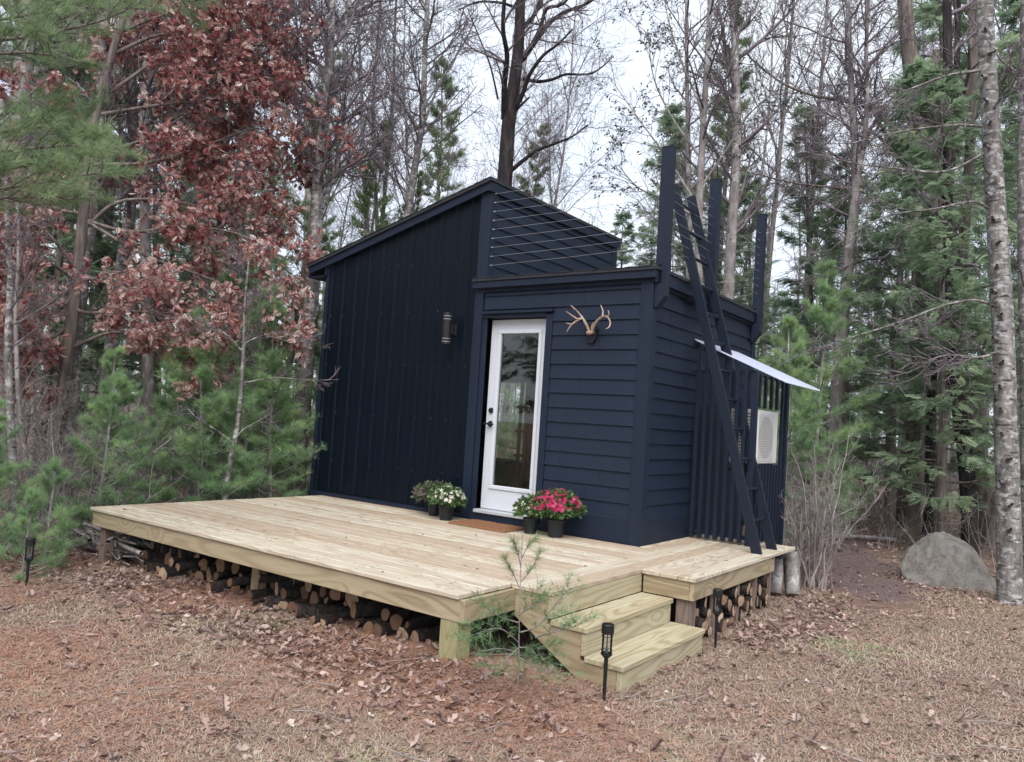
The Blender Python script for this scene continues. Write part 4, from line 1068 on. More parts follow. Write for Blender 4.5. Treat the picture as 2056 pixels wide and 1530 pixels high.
def conifer(name, H_, r0, R_, nb, ns, kind, base=.12, dens=1.0, mat_=None, barkm=None, size=.26, far_=False, lean=0.0, shape=1.0, dead=True):
    """kind: 'cedar' / 'pine' / 'hemlock'"""
    ts = TubeSet(); P, _ = wander((0, 0, -.15), (lean, 0, 1), H_, 10, .02); ts.add(P, np.linspace(r0, .012, 11), 8)
    fp, fd, fr = [], [], []
    def at_(t):
        f = t*10; a = min(int(f), 9); return P[a]*(1-(f-a))+P[a+1]*(f-a)
    for i in range(nb):
        t = base+(1-base)*((i+rng.uniform(0, 1))/nb)**.92; t = min(t, .985)
        q = at_(t); prof = (1-t)**.75*shape+.06
        if t < base+.12: prof *= .75
        L = R_*prof*rng.uniform(.55, 1.15); az = rng.uniform(0, 2*PI)
        el = {'cedar': -.05+.5*t, 'pine': .15+.5*t, 'hemlock': -.12+.35*t}[kind]+rng.uniform(-.12, .12)
        d = np.array([math.cos(az), math.sin(az), math.tan(el)]); rb = max(.005, r0*.22*(1-t)+.005)
        B, _ = wander(q, d, L, 6, .06, -.03 if kind == 'hemlock' else (.05 if kind == 'pine' else .02)); ts.add(B, np.linspace(rb, .003, 7), 4)
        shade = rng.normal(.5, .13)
        for j in range(ns):
            u = (.22+.78*rng.uniform(0, 1)**.8); f = u*6; a = min(int(f), 5); c = B[a]*(1-(f-a))+B[a+1]*(f-a); bd = unit(B[a+1]-B[a])
            side = np.cross(bd, [0, 0, 1]); sgn = 1 if rng.random() < .5 else -1
            sl = L*.38*(1.15-u)*rng.uniform(.3, 1.1)
            sd = unit(bd*rng.uniform(.5, 1)+side*sgn*rng.uniform(.5, 1)+np.array([0, 0, rng.uniform(-.2, .15) if kind != 'pine' else rng.uniform(0, .4)]))
            if j % 3 == 0 and sl > .12: ts.add(np.array([c, c+sd*sl*.6, c+sd*sl+[0, 0, -.02]]), [.004, .003, .002], 3)
            m = max(1, int(dens*(1+sl*5)))
            for k in range(m):
                w = (k+rng.uniform(.2, 1))/m; pp = c+sd*sl*w+rng.normal(size=3)*.03*L
                fp.append(pp); dd = unit(sd+rng.normal(size=3)*(.35 if kind != 'pine' else .45)+np.array([0, 0, -.15 if kind != 'pine' else .35])); fd.append(dd)
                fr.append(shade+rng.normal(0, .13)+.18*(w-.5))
    if dead:                                         # bare dead lower branches
        for i in range(int(18*base*5)):
            q = at_(rng.uniform(.05, base+.05)); az = rng.uniform(0, 2*PI); L = R_*rng.uniform(.2, .7)
            B, dd = wander(q, (math.cos(az), math.sin(az), rng.uniform(-.25, .25)), L, 5, .12, -.02); ts.add(B, np.linspace(.010, .002, 6), 4)
            for _ in range(5):
                a = rng.integers(1, 5); B2, _ = wander(B[a], B[a]-B[a-1]+rng.normal(size=3)*.12*L, L*.35, 3, .15); ts.add(B2, [.005, .003, .002, .0015], 3)
    temps = (TUFTF if far_ else TUFT) if kind == 'pine' else (SPRAYF if far_ else SPRAY)
    n = len(fp); sz = size*rng.uniform(.65, 1.2, n)
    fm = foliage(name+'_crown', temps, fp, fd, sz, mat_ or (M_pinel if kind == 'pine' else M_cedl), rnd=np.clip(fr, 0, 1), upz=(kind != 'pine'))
    return ts.mesh(name+'_trunk', barkm or M_bbrown), fm

# a polyline given by photo columns/rows at chosen distances -> real points
def line3(pts, dist, d2=None):
    d2 = dist if d2 is None else d2; n = len(pts)
    return np.array([far(u, v, dist+(d2-dist)*i/(n-1)) for i, (u, v) in enumerate(pts)])
def smooth_line(P, k=4):
    n = len(P); t = np.linspace(0, n-1, (n-1)*k+1); Q = np.stack([np.interp(t, range(n), P[:, j]) for j in range(3)], 1)
    for _ in range(2): Q[1:-1] = (Q[:-2]+2*Q[1:-1]+Q[2:])/4
    return Q
def along(Q, t):
    f = t*(len(Q)-1); a = min(int(f), len(Q)-2); return Q[a]*(1-(f-a))+Q[a+1]*(f-a), unit(Q[a+1]-Q[a])

class Hand:
    """a tree whose trunk and main limbs follow the photograph; built in world space, origin at its foot"""
    def __init__(s, kind, label, pts, dist, r0, r1, bark, twig=None, group=None, dist2=None, cat='tree'):
        P = line3(pts, dist, dist2); g = hgt(P[0][0], P[0][1]); foot = np.array([P[0][0], P[0][1], g-.12])
        if P[0][2] > g+.1: P = np.vstack([foot, P])
        else: P[0] = foot
        s.o = foot.copy(); s.Q = smooth_line(P); s.R = np.linspace(r0, r1, len(s.Q)); s.R[:2] *= (1.35, 1.12)
        s.trunk = TubeSet(); s.crown = TubeSet(); s.trunk.add(s.Q-s.o, s.R, 12)
        s.t = thing(kind, label, cat, tuple(s.o), group=group); s.bark = bark; s.twig = twig or M_btwig; s.dist = dist; s.leafp = []
    def limb(s, pts, dist, r0, r1, d2=None, twigs=10, tl=.9, opt=None, leaves=False):
        Q = smooth_line(line3(pts, dist, d2)); s.trunk.add(Q-s.o, np.linspace(r0, r1, len(Q)), 6); s.sprout(Q-s.o, twigs, tl, r1, opt, leaves); return Q
    def sprout(s, Q, n, tl, r, opt=None, leaves=False, st=.2, ang=45):
        o = dict(n=[6, 4], st=[.15, .15], ang=[38, 36], lf=[.6, .55], seg=[6, 4, 3], wob=[.12, .15, .18], up=[.04, .03, .0], sides=[4, 3, 3], rf=[.5, .6], rmin=.003, tap=.4)
        if opt: o.update(opt)
        tips = []
        for i in range(n):
            q, d = along(Q, st+(1-st)*(i+rng.uniform(0, 1))/n); nd = rot_about(d, np.cross(d, rng.normal(size=3)), math.radians(ang+rng.uniform(-18, 18)))
            grow([s.crown]*3, q, nd, tl*rng.uniform(.5, 1.1), max(r*.8, .006), 0, o, tips)
        if leaves: s.leafp += tips
        return tips
    def own_twigs(s, n, tl, st=.35, r=.02, opt=None, ang=50):
        s.sprout(s.Q-s.o, n, tl, r, opt, st=st, ang=ang)
    def done(s):
        link('trunk', s.trunk.mesh('trunk', s.bark), s.t)
        m = s.crown.mesh('crown', s.twig)
        if m: link('crown', m, s.t)
        return s.t

# ---- left: red oak that keeps its leaves
oak = Hand('red_oak', 'dark trunked oak holding russet dead leaves at the left edge of the clearing', [(92, 1010), (125, 800), (150, 600), (168, 430), (185, 250), (230, 90), (280, -60)], 11.2, .095, .04, M_bbrown, M_btwig)
LO = dict(n=[6, 4], st=[.2, .15], ang=[40, 42], lf=[.62, .6], seg=[6, 4, 3], wob=[.12, .15, .18], up=[.0, .0, .0], sides=[4, 3, 3], rf=[.5, .6], rmin=.003, tap=.4)
olimbs = [  # (points, dist end, twigs)
 ([(150, 620), (175, 630), (260, 622), (360, 640), (450, 655)], 9.6, 16, .95), ([(140, 700), (230, 660), (320, 690), (400, 755)], 9.4, 6, .5),
 ([(165, 440), (260, 470), (380, 450), (490, 470), (550, 510)], 9.8, 15, .75), ([(165, 440), (300, 520), (430, 560), (530, 625), (590, 655)], 9.5, 13, .6),
 ([(190, 300), (280, 290), (380, 210), (480, 130)], 10.2, 22, 1.0), ([(185, 330), (300, 330), (420, 290), (520, 250), (570, 290)], 10.0, 20, .95),
 ([(200, 200), (300, 130), (400, 50), (460, -20)], 10.4, 22, 1.0), ([(225, 110), (330, 60), (430, 100), (530, 90)], 10.4, 18, .9),
 ([(200, 230), (320, 210), (450, 200), (560, 180)], 10.1, 20, .9), ([(250, 60), (350, 20), (480, 20)], 10.6, 14, .9), 
 ([(150, 560), (90, 520), (20, 520), (-60, 540)], 9.6, 15, .85), ([(155, 540), (100, 470), (40, 430), (-40, 400)], 10.0, 15, .85),
 ([(130, 760), (80, 700), (20, 640), (-30, 620)], 9.6, 12, .75), ([(160, 470), (230, 400), (330, 400), (420, 420), (500, 400)], 10.2, 15, .8),
 ([(155, 560), (230, 560), (300, 620), (330, 680)], 9.4, 11, .7), ([(185, 240), (240, 170), (260, 100)], 10.8, 9, .7), ([(152, 610), (100, 610), (40, 590), (-30, 600)], 10.4, 14, .8), ([(170, 430), (100, 420), (60, 390), (10, 380)], 10.8, 11, .7), ([(145, 650), (90, 690), (60, 740)], 10.2, 9, .6), ([(180, 300), (120, 230), (60, 200), (10, 210)], 10.6, 5, .6)]
for pts, d2, tw, tl in olimbs:
    oak.limb(pts, 11.2, .026, .008, d2=d2+1.0, twigs=max(3, int(tw*1.15)), tl=tl*1.15, opt=LO, leaves=True)
lob = [(0, 0), (.16, .10), (.24, .30), (.34, .12), (.50, .36), (.60, .14), (.76, .30), (.82, .10), (1, 0)]
LV = [(0, 0, 0)]; 
OV = [(x, y, .10*abs(y)+.12*x*x) for x, y in lob]+[(x, -y, .10*abs(y)+.12*x*x) for x, y in lob[1:-1]]
OV = np.array(OV, float); OF = []
mid = [(.3, 0, .01), (.55, 0, .03), (.78, 0, .07)]; OV = np.vstack([OV, mid]); m0 = 16
for sgn, idx in ((1, [0, 1, 2, 3, 4, 5, 6, 7, 8]), (-1, [0, 9, 10, 11, 12, 13, 14, 15, 8])):
    seq = [(0, 1, 2, m0), (m0, 2, 3, m0+1), (m0+1, 3, 4, m0+1), (m0+1, 4, 5, m0+2), (m0+2, 5, 6, m0+2), (m0+2, 6, 7, 8)]
    for q in seq:
        f = [idx[i] if i < 9 else i for i in q]; f = list(dict.fromkeys(f))
        if len(f) == 3: OF.append((f[0], f[1], f[2]))
        else: OF += [(f[0], f[1], f[2]), (f[0], f[2], f[3])]
OF = np.array(OF)
P, D, Rn = [], [], []
for (B, dep) in oak.leafp:
    if rng.random() < .12: continue
    sh = rng.normal(.0, .12); hz = B[0][2]+oak.o[2]
    k = 3 if hz > 3.2 else 3
    for j in range(k+int(rng.integers(0, 3))):
        q, d = along(B, rng.uniform(.2, 1)); P.append(q+rng.normal(size=3)*.02); D.append(unit(d*.5+rng.normal(size=3)*.75+[0, 0, -.45])); Rn.append((.53 if hz > 4.2 else (.63 if hz > 3.4 else .72))+sh+rng.normal(0, .24))
print('oak leaves', len(P))
link('foliage', foliage('oak_leaves', [(OV, OF)], P, D, rng.uniform(.055, .12, len(P)), M_oakl, rnd=np.clip(Rn, 0, 1)), oak.t)
oak.done()

# ---- near white pine reaching in from the left
def pine_limbs(h, specs, mat_, size=.085, sub=16, sl=.42, tufts=7, dist=None):
    fp, fd, fr = [], [], []
    for pts, d1, d2 in specs:
        Q = smooth_line(line3(pts, d1, d2)); n = len(Q); h.trunk.add(Q-h.o, np.linspace(.020, .004, n)*min(1, sl*2), 5); sh = rng.normal(.5, .1)
        for i in range(sub):
            t = .15+.85*(i+rng.uniform(0, 1))/sub; q, d = along(Q, t); side = unit(np.cross(d, [0, 0, 1]))*(1 if i % 2 else -1)
            L = sl*(1.15-.6*t)*rng.uniform(.6, 1.15); B, _ = wander(q, d*.8+side*.9+np.array([0, 0, rng.uniform(-.1, .3)]), L, 4, .1, .04); h.crown.add(B-h.o, np.linspace(.005, .002, 5)*min(1, sl*3), 3)
            for j in range(tufts):
                w = (j+1)/tufts; p_, dd = along(B, min(w, .999)); fp.append(p_-h.o); fd.append(unit(dd+rng.normal(size=3)*.5+[0, 0, .15])); fr.append(sh+rng.normal(0, .15)+.15*(w-.5))
                if w > .45:
                    for _ in range(2):
                        e = rng.normal(size=3); e[2] = abs(e[2])*.4; e = unit(e*.7+dd); fp.append(p_+e*.06-h.o); fd.append(e); fr.append(sh+rng.normal(.05, .15))
    link('foliage', foliage('needles', TUFTN, fp, fd, size*rng.uniform(.8, 1.25, len(fp)), mat_, rnd=np.clip(fr, 0, 1)), h.t)
np_ = Hand('white_pine', 'near white pine at the left edge reaching soft green needled boughs into view', [(-330, 1150), (-320, 700), (-300, 300), (-290, -300)], 6.6, .13, .08, M_bbrown)
pine_limbs(np_, [([(-300, 420), (-150, 400), (0, 380), (120, 360), (205, 345)], 6.6, 6.0), ([(-300, 360), (-120, 320), (40, 300), (150, 290), (190, 300)], 6.6, 6.3),
                 ([(-300, 380), (-150, 380), (-20, 350), (100, 320), (170, 250)], 6.6, 6.8), ([(-300, 330), (-100, 290), (30, 260), (110, 240)], 6.6, 6.6), ([(-300, 440), (-150, 430), (-30, 400), (60, 395), (150, 400)], 6.6, 6.1),
                 ([(-300, 120), (-100, 90), (60, 75), (200, 45), (285, 5)], 6.6, 6.2), ([(-300, 60), (-100, 60), (0, 40), (110, 20), (180, -20)], 6.6, 6.5), ([(-300, 0), (-100, -20), (60, -10), (150, 10), (240, 25)], 6.6, 7.0), ([(-300, 140), (-150, 120), (-40, 110), (60, 105), (110, 112)], 6.6, 6.0),
                 ([(-300, -60), (-60, -70), (140, -60), (300, -40), (390, 10)], 6.6, 6.3)], M_pinen, size=.105, sub=20, sl=.52, tufts=7)
np_.done()

# ---- left trunks
def lt(kind, label, pts, dist, r0, r1, bark=M_bgrey, n=14, tl=1.6, st=.4, opt=None, d2=None, group=None):
    h = Hand(kind, label, pts, dist, r0, r1, bark, group=group, dist2=d2); h.own_twigs(n, tl, st, r=r1*.8, opt=opt or dict(n=[7, 5, 3], st=[.15]*3, ang=[40]*3, lf=[.55]*3, seg=[6, 4, 3, 3], wob=[.09, .12, .15, .18], up=[.05, .04, .02, 0], sides=[4, 3, 3, 3], rf=[.5, .55, .6], rmin=.0042)); return h
lt('pale_tree', 'pale mottled trunk close behind the dark oak trunk', [(138, 900), (150, 700), (168, 540), (192, 380), (205, 200), (215, -80)], 11.6, .10, .06, M_bwhite, 10, 1.3, .6).done()
lt('pale_tree', 'pale grey trunk leaning right between the oak and the pine saplings', [(205, 850), (225, 680), (240, 560), (262, 430), (270, 300), (262, 100), (268, -100)], 12.4, .105, .055, M_bwhite, 12, 1.5, .5).done()
lt('slender_tree', 'slim pale trunk at the far left edge beside the solar lamp', [(30, 1010), (22, 850), (14, 700), (22, 560), (12, 400), (4, 200)], 9.2, .045, .02, M_bwhite, 10, .9, .4).done()
lt('slender_tree', 'slim grey pole leaning left at the far left edge', [(62, 980), (38, 820), (30, 640), (40, 500), (30, 300)], 9.8, .032, .015, M_bgrey, 10, .8, .3).done()
lt('grey_tree', 'thick grey trunk rising behind the near pine boughs at the top left', [(0, 900), (20, 500), (38, 250), (52, 80), (60, -100)], 13.5, .17, .12, M_bgrey, 10, 1.5, .6).done()
lt('grey_tree', 'grey trunk behind the upper russet leaves', [(300, 850), (295, 600), (290, 400), (288, 250), (300, 60), (310, -100)], 14, .10, .06, M_bgrey, 14, 1.6, .55).done()
lt('brown_tree', 'reddish brown trunk rising behind the oak foliage', [(400, 800), (402, 600), (400, 400), (405, 250), (410, 50), (420, -100)], 14.5, .13, .08, M_bbrown, 12, 1.5, .6).done()
b = lt('birch_tree', 'tall pale birch passing behind the right edge of the russet leaves', [(470, 800), (474, 600), (480, 420), (492, 250), (512, 110), (528, 0), (545, -120)], 13.2, .13, .085, M_bwhite, 10, 1.4, .7)
b.limb([(515, 100), (560, 60), (590, 10), (600, -60)], 13.2, .045, .02, twigs=10, tl=1.2); b.limb([(540, 155), (600, 105), (660, 50), (740, 10), (800, -20)], 13.2, .06, .018, d2=12.6, twigs=22, tl=1.3); b.done()
b = lt('broken_stub_tree', 'mottled forked trunk with a broken stub beside the left end of the cabin roof', [(612, 760), (622, 640), (632, 520), (636, 430), (640, 340), (650, 240), (662, 120), (668, -60)], 11.2, .125, .05, M_bwhite, 24, 1.5, .55)
b.limb([(636, 440), (660, 380), (680, 320), (692, 230), (690, 100), (700, -40)], 11.2, .055, .02, d2=11.6, twigs=20, tl=1.2); b.limb([(636, 360), (610, 280), (590, 180), (600, 60)], 11.2, .035, .014, twigs=16, tl=1.1)
b.trunk.add(line3([(628, 648), (634, 630), (642, 612)], 11.15)-b.o, [.045, .035, .022], 6); b.done()
b = lt('slender_tree', 'thin pale sapling standing in front of the young pines left of the cabin', [(450, 1012), (462, 930), (478, 850), (486, 760), (490, 680), (492, 600), (500, 520)], 9.9, .042, .010, M_bwhite, 10, .6, .55)
b.limb([(470, 890), (430, 860), (395, 840), (372, 815)], 9.9, .012, .004, twigs=5, tl=.3); b.limb([(472, 880), (490, 860), (520, 845), (545, 830)], 9.9, .010, .004, twigs=4, tl=.3)
b.limb([(488, 770), (520, 762), (570, 758), (620, 764), (680, 762)], 9.9, .010, .003, twigs=8, tl=.3); b.limb([(490, 710), (465, 680), (440, 660), (400, 650)], 9.9, .010, .003, twigs=7, tl=.35); b.limb([(490, 690), (530, 670), (590, 690), (650, 670)], 9.9, .010, .003, twigs=7, tl=.3); b.done()
# centre, behind the cabin
for (lab, pts, d, r) in (('left of three slim pale stems rising above the cabin roof slope', [(745, 600), (738, 470), (732, 380), (728, 250), (722, 100), (715, -60)], 15.5, .062),
                         ('middle one of three slim pale stems rising above the cabin roof slope', [(758, 600), (758, 460), (752, 340), (748, 200), (760, 60), (770, -80)], 16, .055),
                         ('right hand stem of three slim pale stems rising above the cabin roof slope', [(760, 600), (768, 440), (778, 320), (790, 200), (792, 60), (800, -80)], 15.8, .055)):
    lt('slender_tree', lab, pts, d, r, .02, M_bwhite, 20, 1.5, .4).done()
b = lt('pale_tree', 'pale many branched tree above the middle of the cabin roof slope', [(805, 600), (815, 450), (832, 340), (850, 240), (852, 130), (858, 0), (866, -100)], 15, .10, .035, M_bwhite, 34, 2.0, .3); b.limb([(850, 250), (880, 170), (930, 90), (960, 30)], 15, .03, .01, twigs=20, tl=1.2); b.limb([(846, 270), (800, 190), (760, 110), (720, 40)], 15, .03, .01, twigs=20, tl=1.2); b.done()
b = Hand('bare_tree', 'big dark bare tree with crooked limbs standing above the cabin peak', [(985, 700), (1005, 480), (1015, 340), (1022, 230), (1034, 160), (1042, 90), (1045, 0), (1048, -120)], 13.6, .17, .075, M_bdark)
DL = dict(n=[5, 4], st=[.15, .15], ang=[35, 36], lf=[.6, .55], seg=[6, 4, 3], wob=[.14, .16, .18], up=[.02, .0, .0], sides=[4, 3, 3], rf=[.5, .6], rmin=.004, tap=.4)
for pts, r0, r1, tw, tl in (([(1012, 240), (1012, 170), (1020, 110), (1008, 60), (1016, -40)], .055, .03, 8, .9), ([(1022, 235), (1050, 190), (1062, 150), (1090, 110), (1120, 90), (1150, 58)], .05, .014, 10, .6),
    ([(1040, 130), (1070, 90), (1100, 48), (1130, 25), (1170, 12), (1200, -6)], .06, .022, 8, .7), ([(1046, 60), (1075, 30), (1090, -20)], .05, .03, 5, .7), ([(1052, 118), (1085, 60), (1095, 14), (1130, 12), (1160, -30)], .045, .02, 8, .7),
    ([(1050, 158), (1080, 165), (1110, 160), (1135, 148), (1165, 150), (1190, 148), (1215, 130), (1232, 112)], .034, .009, 9, .4), ([(1045, 20), (1010, 5), (960, 2), (920, 20)], .03, .010, 7, .6),
    ([(1018, 350), (1050, 322), (1080, 300), (1110, 290), (1150, 275), (1180, 250)], .042, .010, 12, .55), ([(1020, 240), (1045, 212), (1062, 196)], .03, .02, 2, .3), ([(1000, 200), (985, 130), (960, 70), (940, 20)], .02, .008, 10, .6)):
    b.limb(pts, 13.6, r0, r1, d2=13.6+rng.uniform(-1.2, .8), twigs=tw, tl=tl, opt=DL)
b.own_twigs(8, 1.0, .5, .02, DL); b.done()
# right side
b = lt('leafy_tree', 'slim tree with small curled green leaves standing behind the roof terrace posts', [(1405, 700), (1402, 500), (1405, 380), (1412, 250), (1420, 120), (1426, 0), (1430, -120)], 12.2, .075, .03, M_bgrey, 10, 1.4, .5)
lp = []
for pts in ([(1404, 420), (1350, 330), (1290, 250), (1220, 150)], [(1408, 320), (1350, 240), (1310, 160), (1300, 60)], [(1410, 270), (1450, 180), (1480, 90), (1500, 0)], [(1414, 230), (1370, 130), (1340, 40), (1330, -40)], [(1404, 380), (1460, 300), (1500, 230), (1560, 180)], [(1402, 440), (1340, 400), (1280, 380), (1240, 330)]):
    Q = smooth_line(line3(pts, 12.2, 12.2+rng.uniform(-.8, .8))); b.trunk.add(Q-b.o, np.linspace(.022, .006, len(Q)), 5); lp += b.sprout(Q-b.o, 13, .75, .006, dict(n=[5, 3]))
P, D = [], []
for B, _ in lp:
    for j in range(2):
        q, d = along(B, rng.uniform(.2, 1)); P.append(q); D.append(unit(d+rng.normal(size=3)*.6+[0, 0, -.4]))
link('foliage', foliage('curled_leaves', [(LEAF4, LF4)], P, D, rng.uniform(.04, .075, len(P)), M_dryl), b.t); b.done()
lt('grey_tree', 'grey trunk between the second and third terrace posts', [(1455, 760), (1462, 600), (1470, 450), (1480, 300), (1478, 150), (1470, -60)], 14, .12, .06, M_bgrey, 22, 1.6, .4).done()
lt('slender_tree', 'slim grey trunk left of the tallest terrace post', [(1378, 700), (1385, 500), (1382, 300), (1378, 100), (1380, -100)], 15, .07, .03, M_bgrey, 22, 1.5, .35).done()
b = lt('forked_tree', 'grey forked tree right of the roof terrace posts', [(1680, 780), (1700, 560), (1716, 420), (1720, 350), (1712, 230), (1706, 100), (1700, -60)], 14.5, .12, .035, M_bgrey, 24, 1.5, .4)
b.limb([(1720, 355), (1735, 290), (1742, 200), (1738, 90), (1748, -40)], 14.5, .06, .025, twigs=22, tl=1.3); b.done()
lt('slender_tree', 'slim bare tree just right of the third terrace post', [(1610, 780), (1620, 560), (1632, 400), (1640, 250), (1655, 100), (1665, -60)], 16, .07, .025, M_bgrey, 26, 1.6, .35).done()
# hemlock / cedar trunks with crooked limbs
b = Hand('big_cedar', 'broad shaggy cedar trunk rising above the leaf strewn rise on the right', [(1832, 1015), (1838, 900), (1850, 780), (1862, 560), (1872, 420), (1850, 300), (1830, 150), (1815, 0), (1810, -100)], 15.2, .27, .10, M_bbrown)
for pts, r0 in (([(1850, 330), (1790, 250), (1730, 205), (1640, 195), (1570, 170), (1500, 110)], .055), ([(1858, 400), (1790, 290), (1740, 200), (1720, 120)], .05), ([(1862, 380), (1830, 330), (1760, 270), (1700, 230), (1640, 100)], .045),
                ([(1868, 480), (1800, 410), (1720, 380), (1600, 370), (1480, 340)], .035), ([(1866, 560), (1800, 520), (1730, 520), (1650, 560)], .03)):
    b.limb(pts, 15.2, r0, .010, d2=14.2, twigs=18, tl=.9, opt=DL)
b.done()
for lab, pts, d, r, bk in (('slim dark trunk touching the broad cedar trunk on its right', [(1866, 1018), (1868, 900), (1872, 760), (1890, 600), (1905, 400), (1920, 200), (1925, -80)], 14.6, .09, M_bdark),
                       ('black leaning trunk rising behind the boulder', [(1948, 1062), (1940, 930), (1925, 820), (1905, 700), (1900, 500), (1905, 250), (1900, -80)], 13.0, .12, M_bdark),
                       ('grey leaning trunk between the black trunk and the speckled birch', [(1985, 1015), (1960, 900), (1935, 800), (1925, 600), (1950, 300), (1955, -80)], 14.5, .13, M_bbrown),
                       ('dim trunk leaning left at the back of the wood right of the broad cedar', [(1900, 990), (1888, 900), (1862, 780), (1840, 640), (1835, 400), (1880, 100)], 17, .12, M_bbrown)):
    lt('cedar_tree', lab, pts, d, r, r*.5, bk, 12, 1.2, .45, DL).done()
b = Hand('birch_tree', 'large speckled grey birch trunk beside the boulder at the right edge', [(2028, 1172), (2024, 1000), (2018, 800), (2012, 600), (2000, 430), (1990, 250), (1980, 100), (1975, -120)], 9.9, .128, .080, M_bwhite)
for pts in ([(1985, 255), (1930, 250), (1870, 255), (1800, 265), (1700, 290)], [(1990, 300), (1900, 350), (1820, 340), (1720, 330), (1600, 300)], [(1982, 140), (1900, 150), (1800, 190), (1700, 220)], [(2000, 430), (1960, 400), (1880, 420), (1780, 430), (1690, 480)],
            [(1988, 230), (2020, 180), (2070, 130)], [(2012, 620), (1960, 600), (1900, 610), (1800, 650), (1700, 680), (1640, 700)], [(2015, 700), (1970, 720), (1900, 710), (1850, 730)]):
    b.limb(pts, 9.9, .018, .005, d2=9.3, twigs=12, tl=.7, opt=DL)
for v in range(60, 1100, 48):     # short dead stubs and knots
    u = 1978+(v/1170)*50; Q = line3([(u, v), (u+rng.uniform(-16, 16), v-rng.uniform(3, 10))], 9.9, 9.66); b.trunk.add(Q-b.o, [.030, .012], 6)
b.done()
b = Hand('birch_tree', 'second pale trunk cut by the right edge of the photo', [(2075, 1120), (2070, 800), (2062, 500), (2060, 250), (2068, -100)], 11, .13, .08, M_bwhite); b.own_twigs(8, 1.2, .4, .02, DL); b.done()
# fallen pole
P = line3([(1640, 930), (1720, 958), (1840, 985)], 13.5, 15)
ts = TubeSet(); ts.add(smooth_line(P), np.linspace(.03, .05, 9), 8); o = link('fallen_pole', ts.mesh('fallen_pole', M_bgrey)); set_props(o, 'fallen bare pole lying slanted against the broad cedar trunk', 'fallen trunk')
ts = TubeSet(); P = line3([(1555, 1085), (1640, 1075), (1800, 1040)], 12.5, 13.5); P[:, 2] = [hgt(p[0], p[1])+.06 for p in P]; ts.add(smooth_line(P), np.linspace(.02, .035, 9), 6); o = link('fallen_branch', ts.mesh('fallen_branch', M_bgrey)); set_props(o, 'fallen branch lying on leaves across the path mouth', 'fallen branch')

# ---- shrub of bare stems beside the deck corner
def bare_shrub(label, loc, n, h, spread, seed_opt=None, m=None, name='bare_shrub', sub=None, r=.013):
    t = thing(name, label, 'shrub', (loc[0], loc[1], hgt(*loc))); ts = TubeSet(); tw = TubeSet()
    o = dict(n=[6, 4], st=[.3, .2], ang=[34, 40], lf=[.42, .5], seg=[8, 5, 3], wob=[.10, .16, .2], up=[.05, .02, .0], sides=[6, 4, 3], rf=[.45, .5], rmin=.0022, tap=.3)
    if sub: o.update(sub)
    for k in range(n):
        a = rng.uniform(0, 2*PI); e = rng.uniform(.05, spread); grow([ts, tw, tw], (rng.normal()*.10, rng.normal()*.10, -.05), (math.cos(a)*e, math.sin(a)*e, 1), h*rng.uniform(.5, 1.1), r*rng.uniform(.6, 1.3), 0, o)
    link('stem', ts.mesh('stem', m or M_bgrey), t); link('crown', tw.mesh('crown', m or M_btwigl), t); return t
M_shr = m_bark('pale_shrub_bark', (.09, .075, .072), (.22, .19, .185), (.42, .375, .36), bstr=.3)
p = onplane(1630, 1180, 2, 0.0)
bare_shrub('bare many stemmed shrub with pale crooked shoots by the right corner of the deck', (p[0], p[1]), 26, 1.62, .17, m=M_shr, r=.013, sub=dict(wob=[.13, .22, .25], n=[7, 4], lf=[.30, .5]))
def bushes(specs, kind='bare_shrub'):
    for (u, d, n, h, sp, lab) in specs: bare_shrub(lab, spot(u, d), n, h, sp, r=.010, sub=dict(n=[8, 5, 3], st=[.2, .2, .2], ang=[38, 42, 40], lf=[.5, .5, .5], seg=[7, 5, 3, 3], wob=[.12, .18, .2, .2], up=[.03, .0, .0, 0], sides=[5, 3, 3, 3], rf=[.5, .5, .6]), m=M_bgrey)

# ---- shared meshes: bare trees, conifers, pine saplings, thickets
bare_v = [bare_meshes('bare%d' % i, H_, r, mt=m, mc=M_btwig, n=nn) for i, (H_, r, m, nn) in enumerate(((15, .088, M_bgrey, [22, 8, 5, 4]), (13, .065, M_bgrey, [20, 7, 5, 4]), (16, .10, M_bgrey, [24, 8, 5, 4]), (12, .055, M_bwhite, [18, 7, 5, 4]), (14, .07, M_bgrey, [22, 7, 5, 4])))]
ced_v = [conifer('cedar0', 13, .16, 2.3, 120, 26, 'cedar', .16, 1.0, size=.30), conifer('cedar1', 11, .13, 2.0, 105, 24, 'cedar', .10, 1.0, size=.28), conifer('hemlock0', 15, .17, 2.9, 130, 26, 'hemlock', .2, 1.0, size=.32)]
pin_v = [conifer('pine0', 16, .18, 2.8, 90, 26, 'pine', .28, 1.4, size=.24, far_=True), conifer('pine1', 13, .14, 2.3, 80, 24, 'pine', .2, 1.4, size=.22, far_=True)]
sap_v = [conifer('sapling0', 3.6, .035, 1.15, 62, 20, 'pine', .05, 2.2, mat_=M_pineb, size=.125, dead=False, barkm=M_bgrey), conifer('sapling1', 2.6, .028, .95, 52, 18, 'pine', .05, 2.2, mat_=M_pineb, size=.12, dead=False, barkm=M_bgrey),
         conifer('sapling2', 4.6, .045, 1.35, 72, 20, 'pine', .06, 2.2, mat_=M_pineb, size=.13, dead=False, barkm=M_bgrey), conifer('sapling3', 1.2, .014, .5, 26, 12, 'pine', .08, 2.0, mat_=M_pineb, size=.10, dead=False, barkm=M_bgrey)]
def sap(i, u, d, s, label, rz=None): tree_from('pine_sapling', sap_v[i], label, spot(u, d), rng.uniform(0, 6) if rz is None else rz, s, names=('trunk', 'crown'))
sap(2, 560, 10.3, .70, 'tallest soft green young pine against the left end of the cabin')
sap(0, 640, 11.4, .95, 'young pine tucked directly behind the left corner of the cabin')
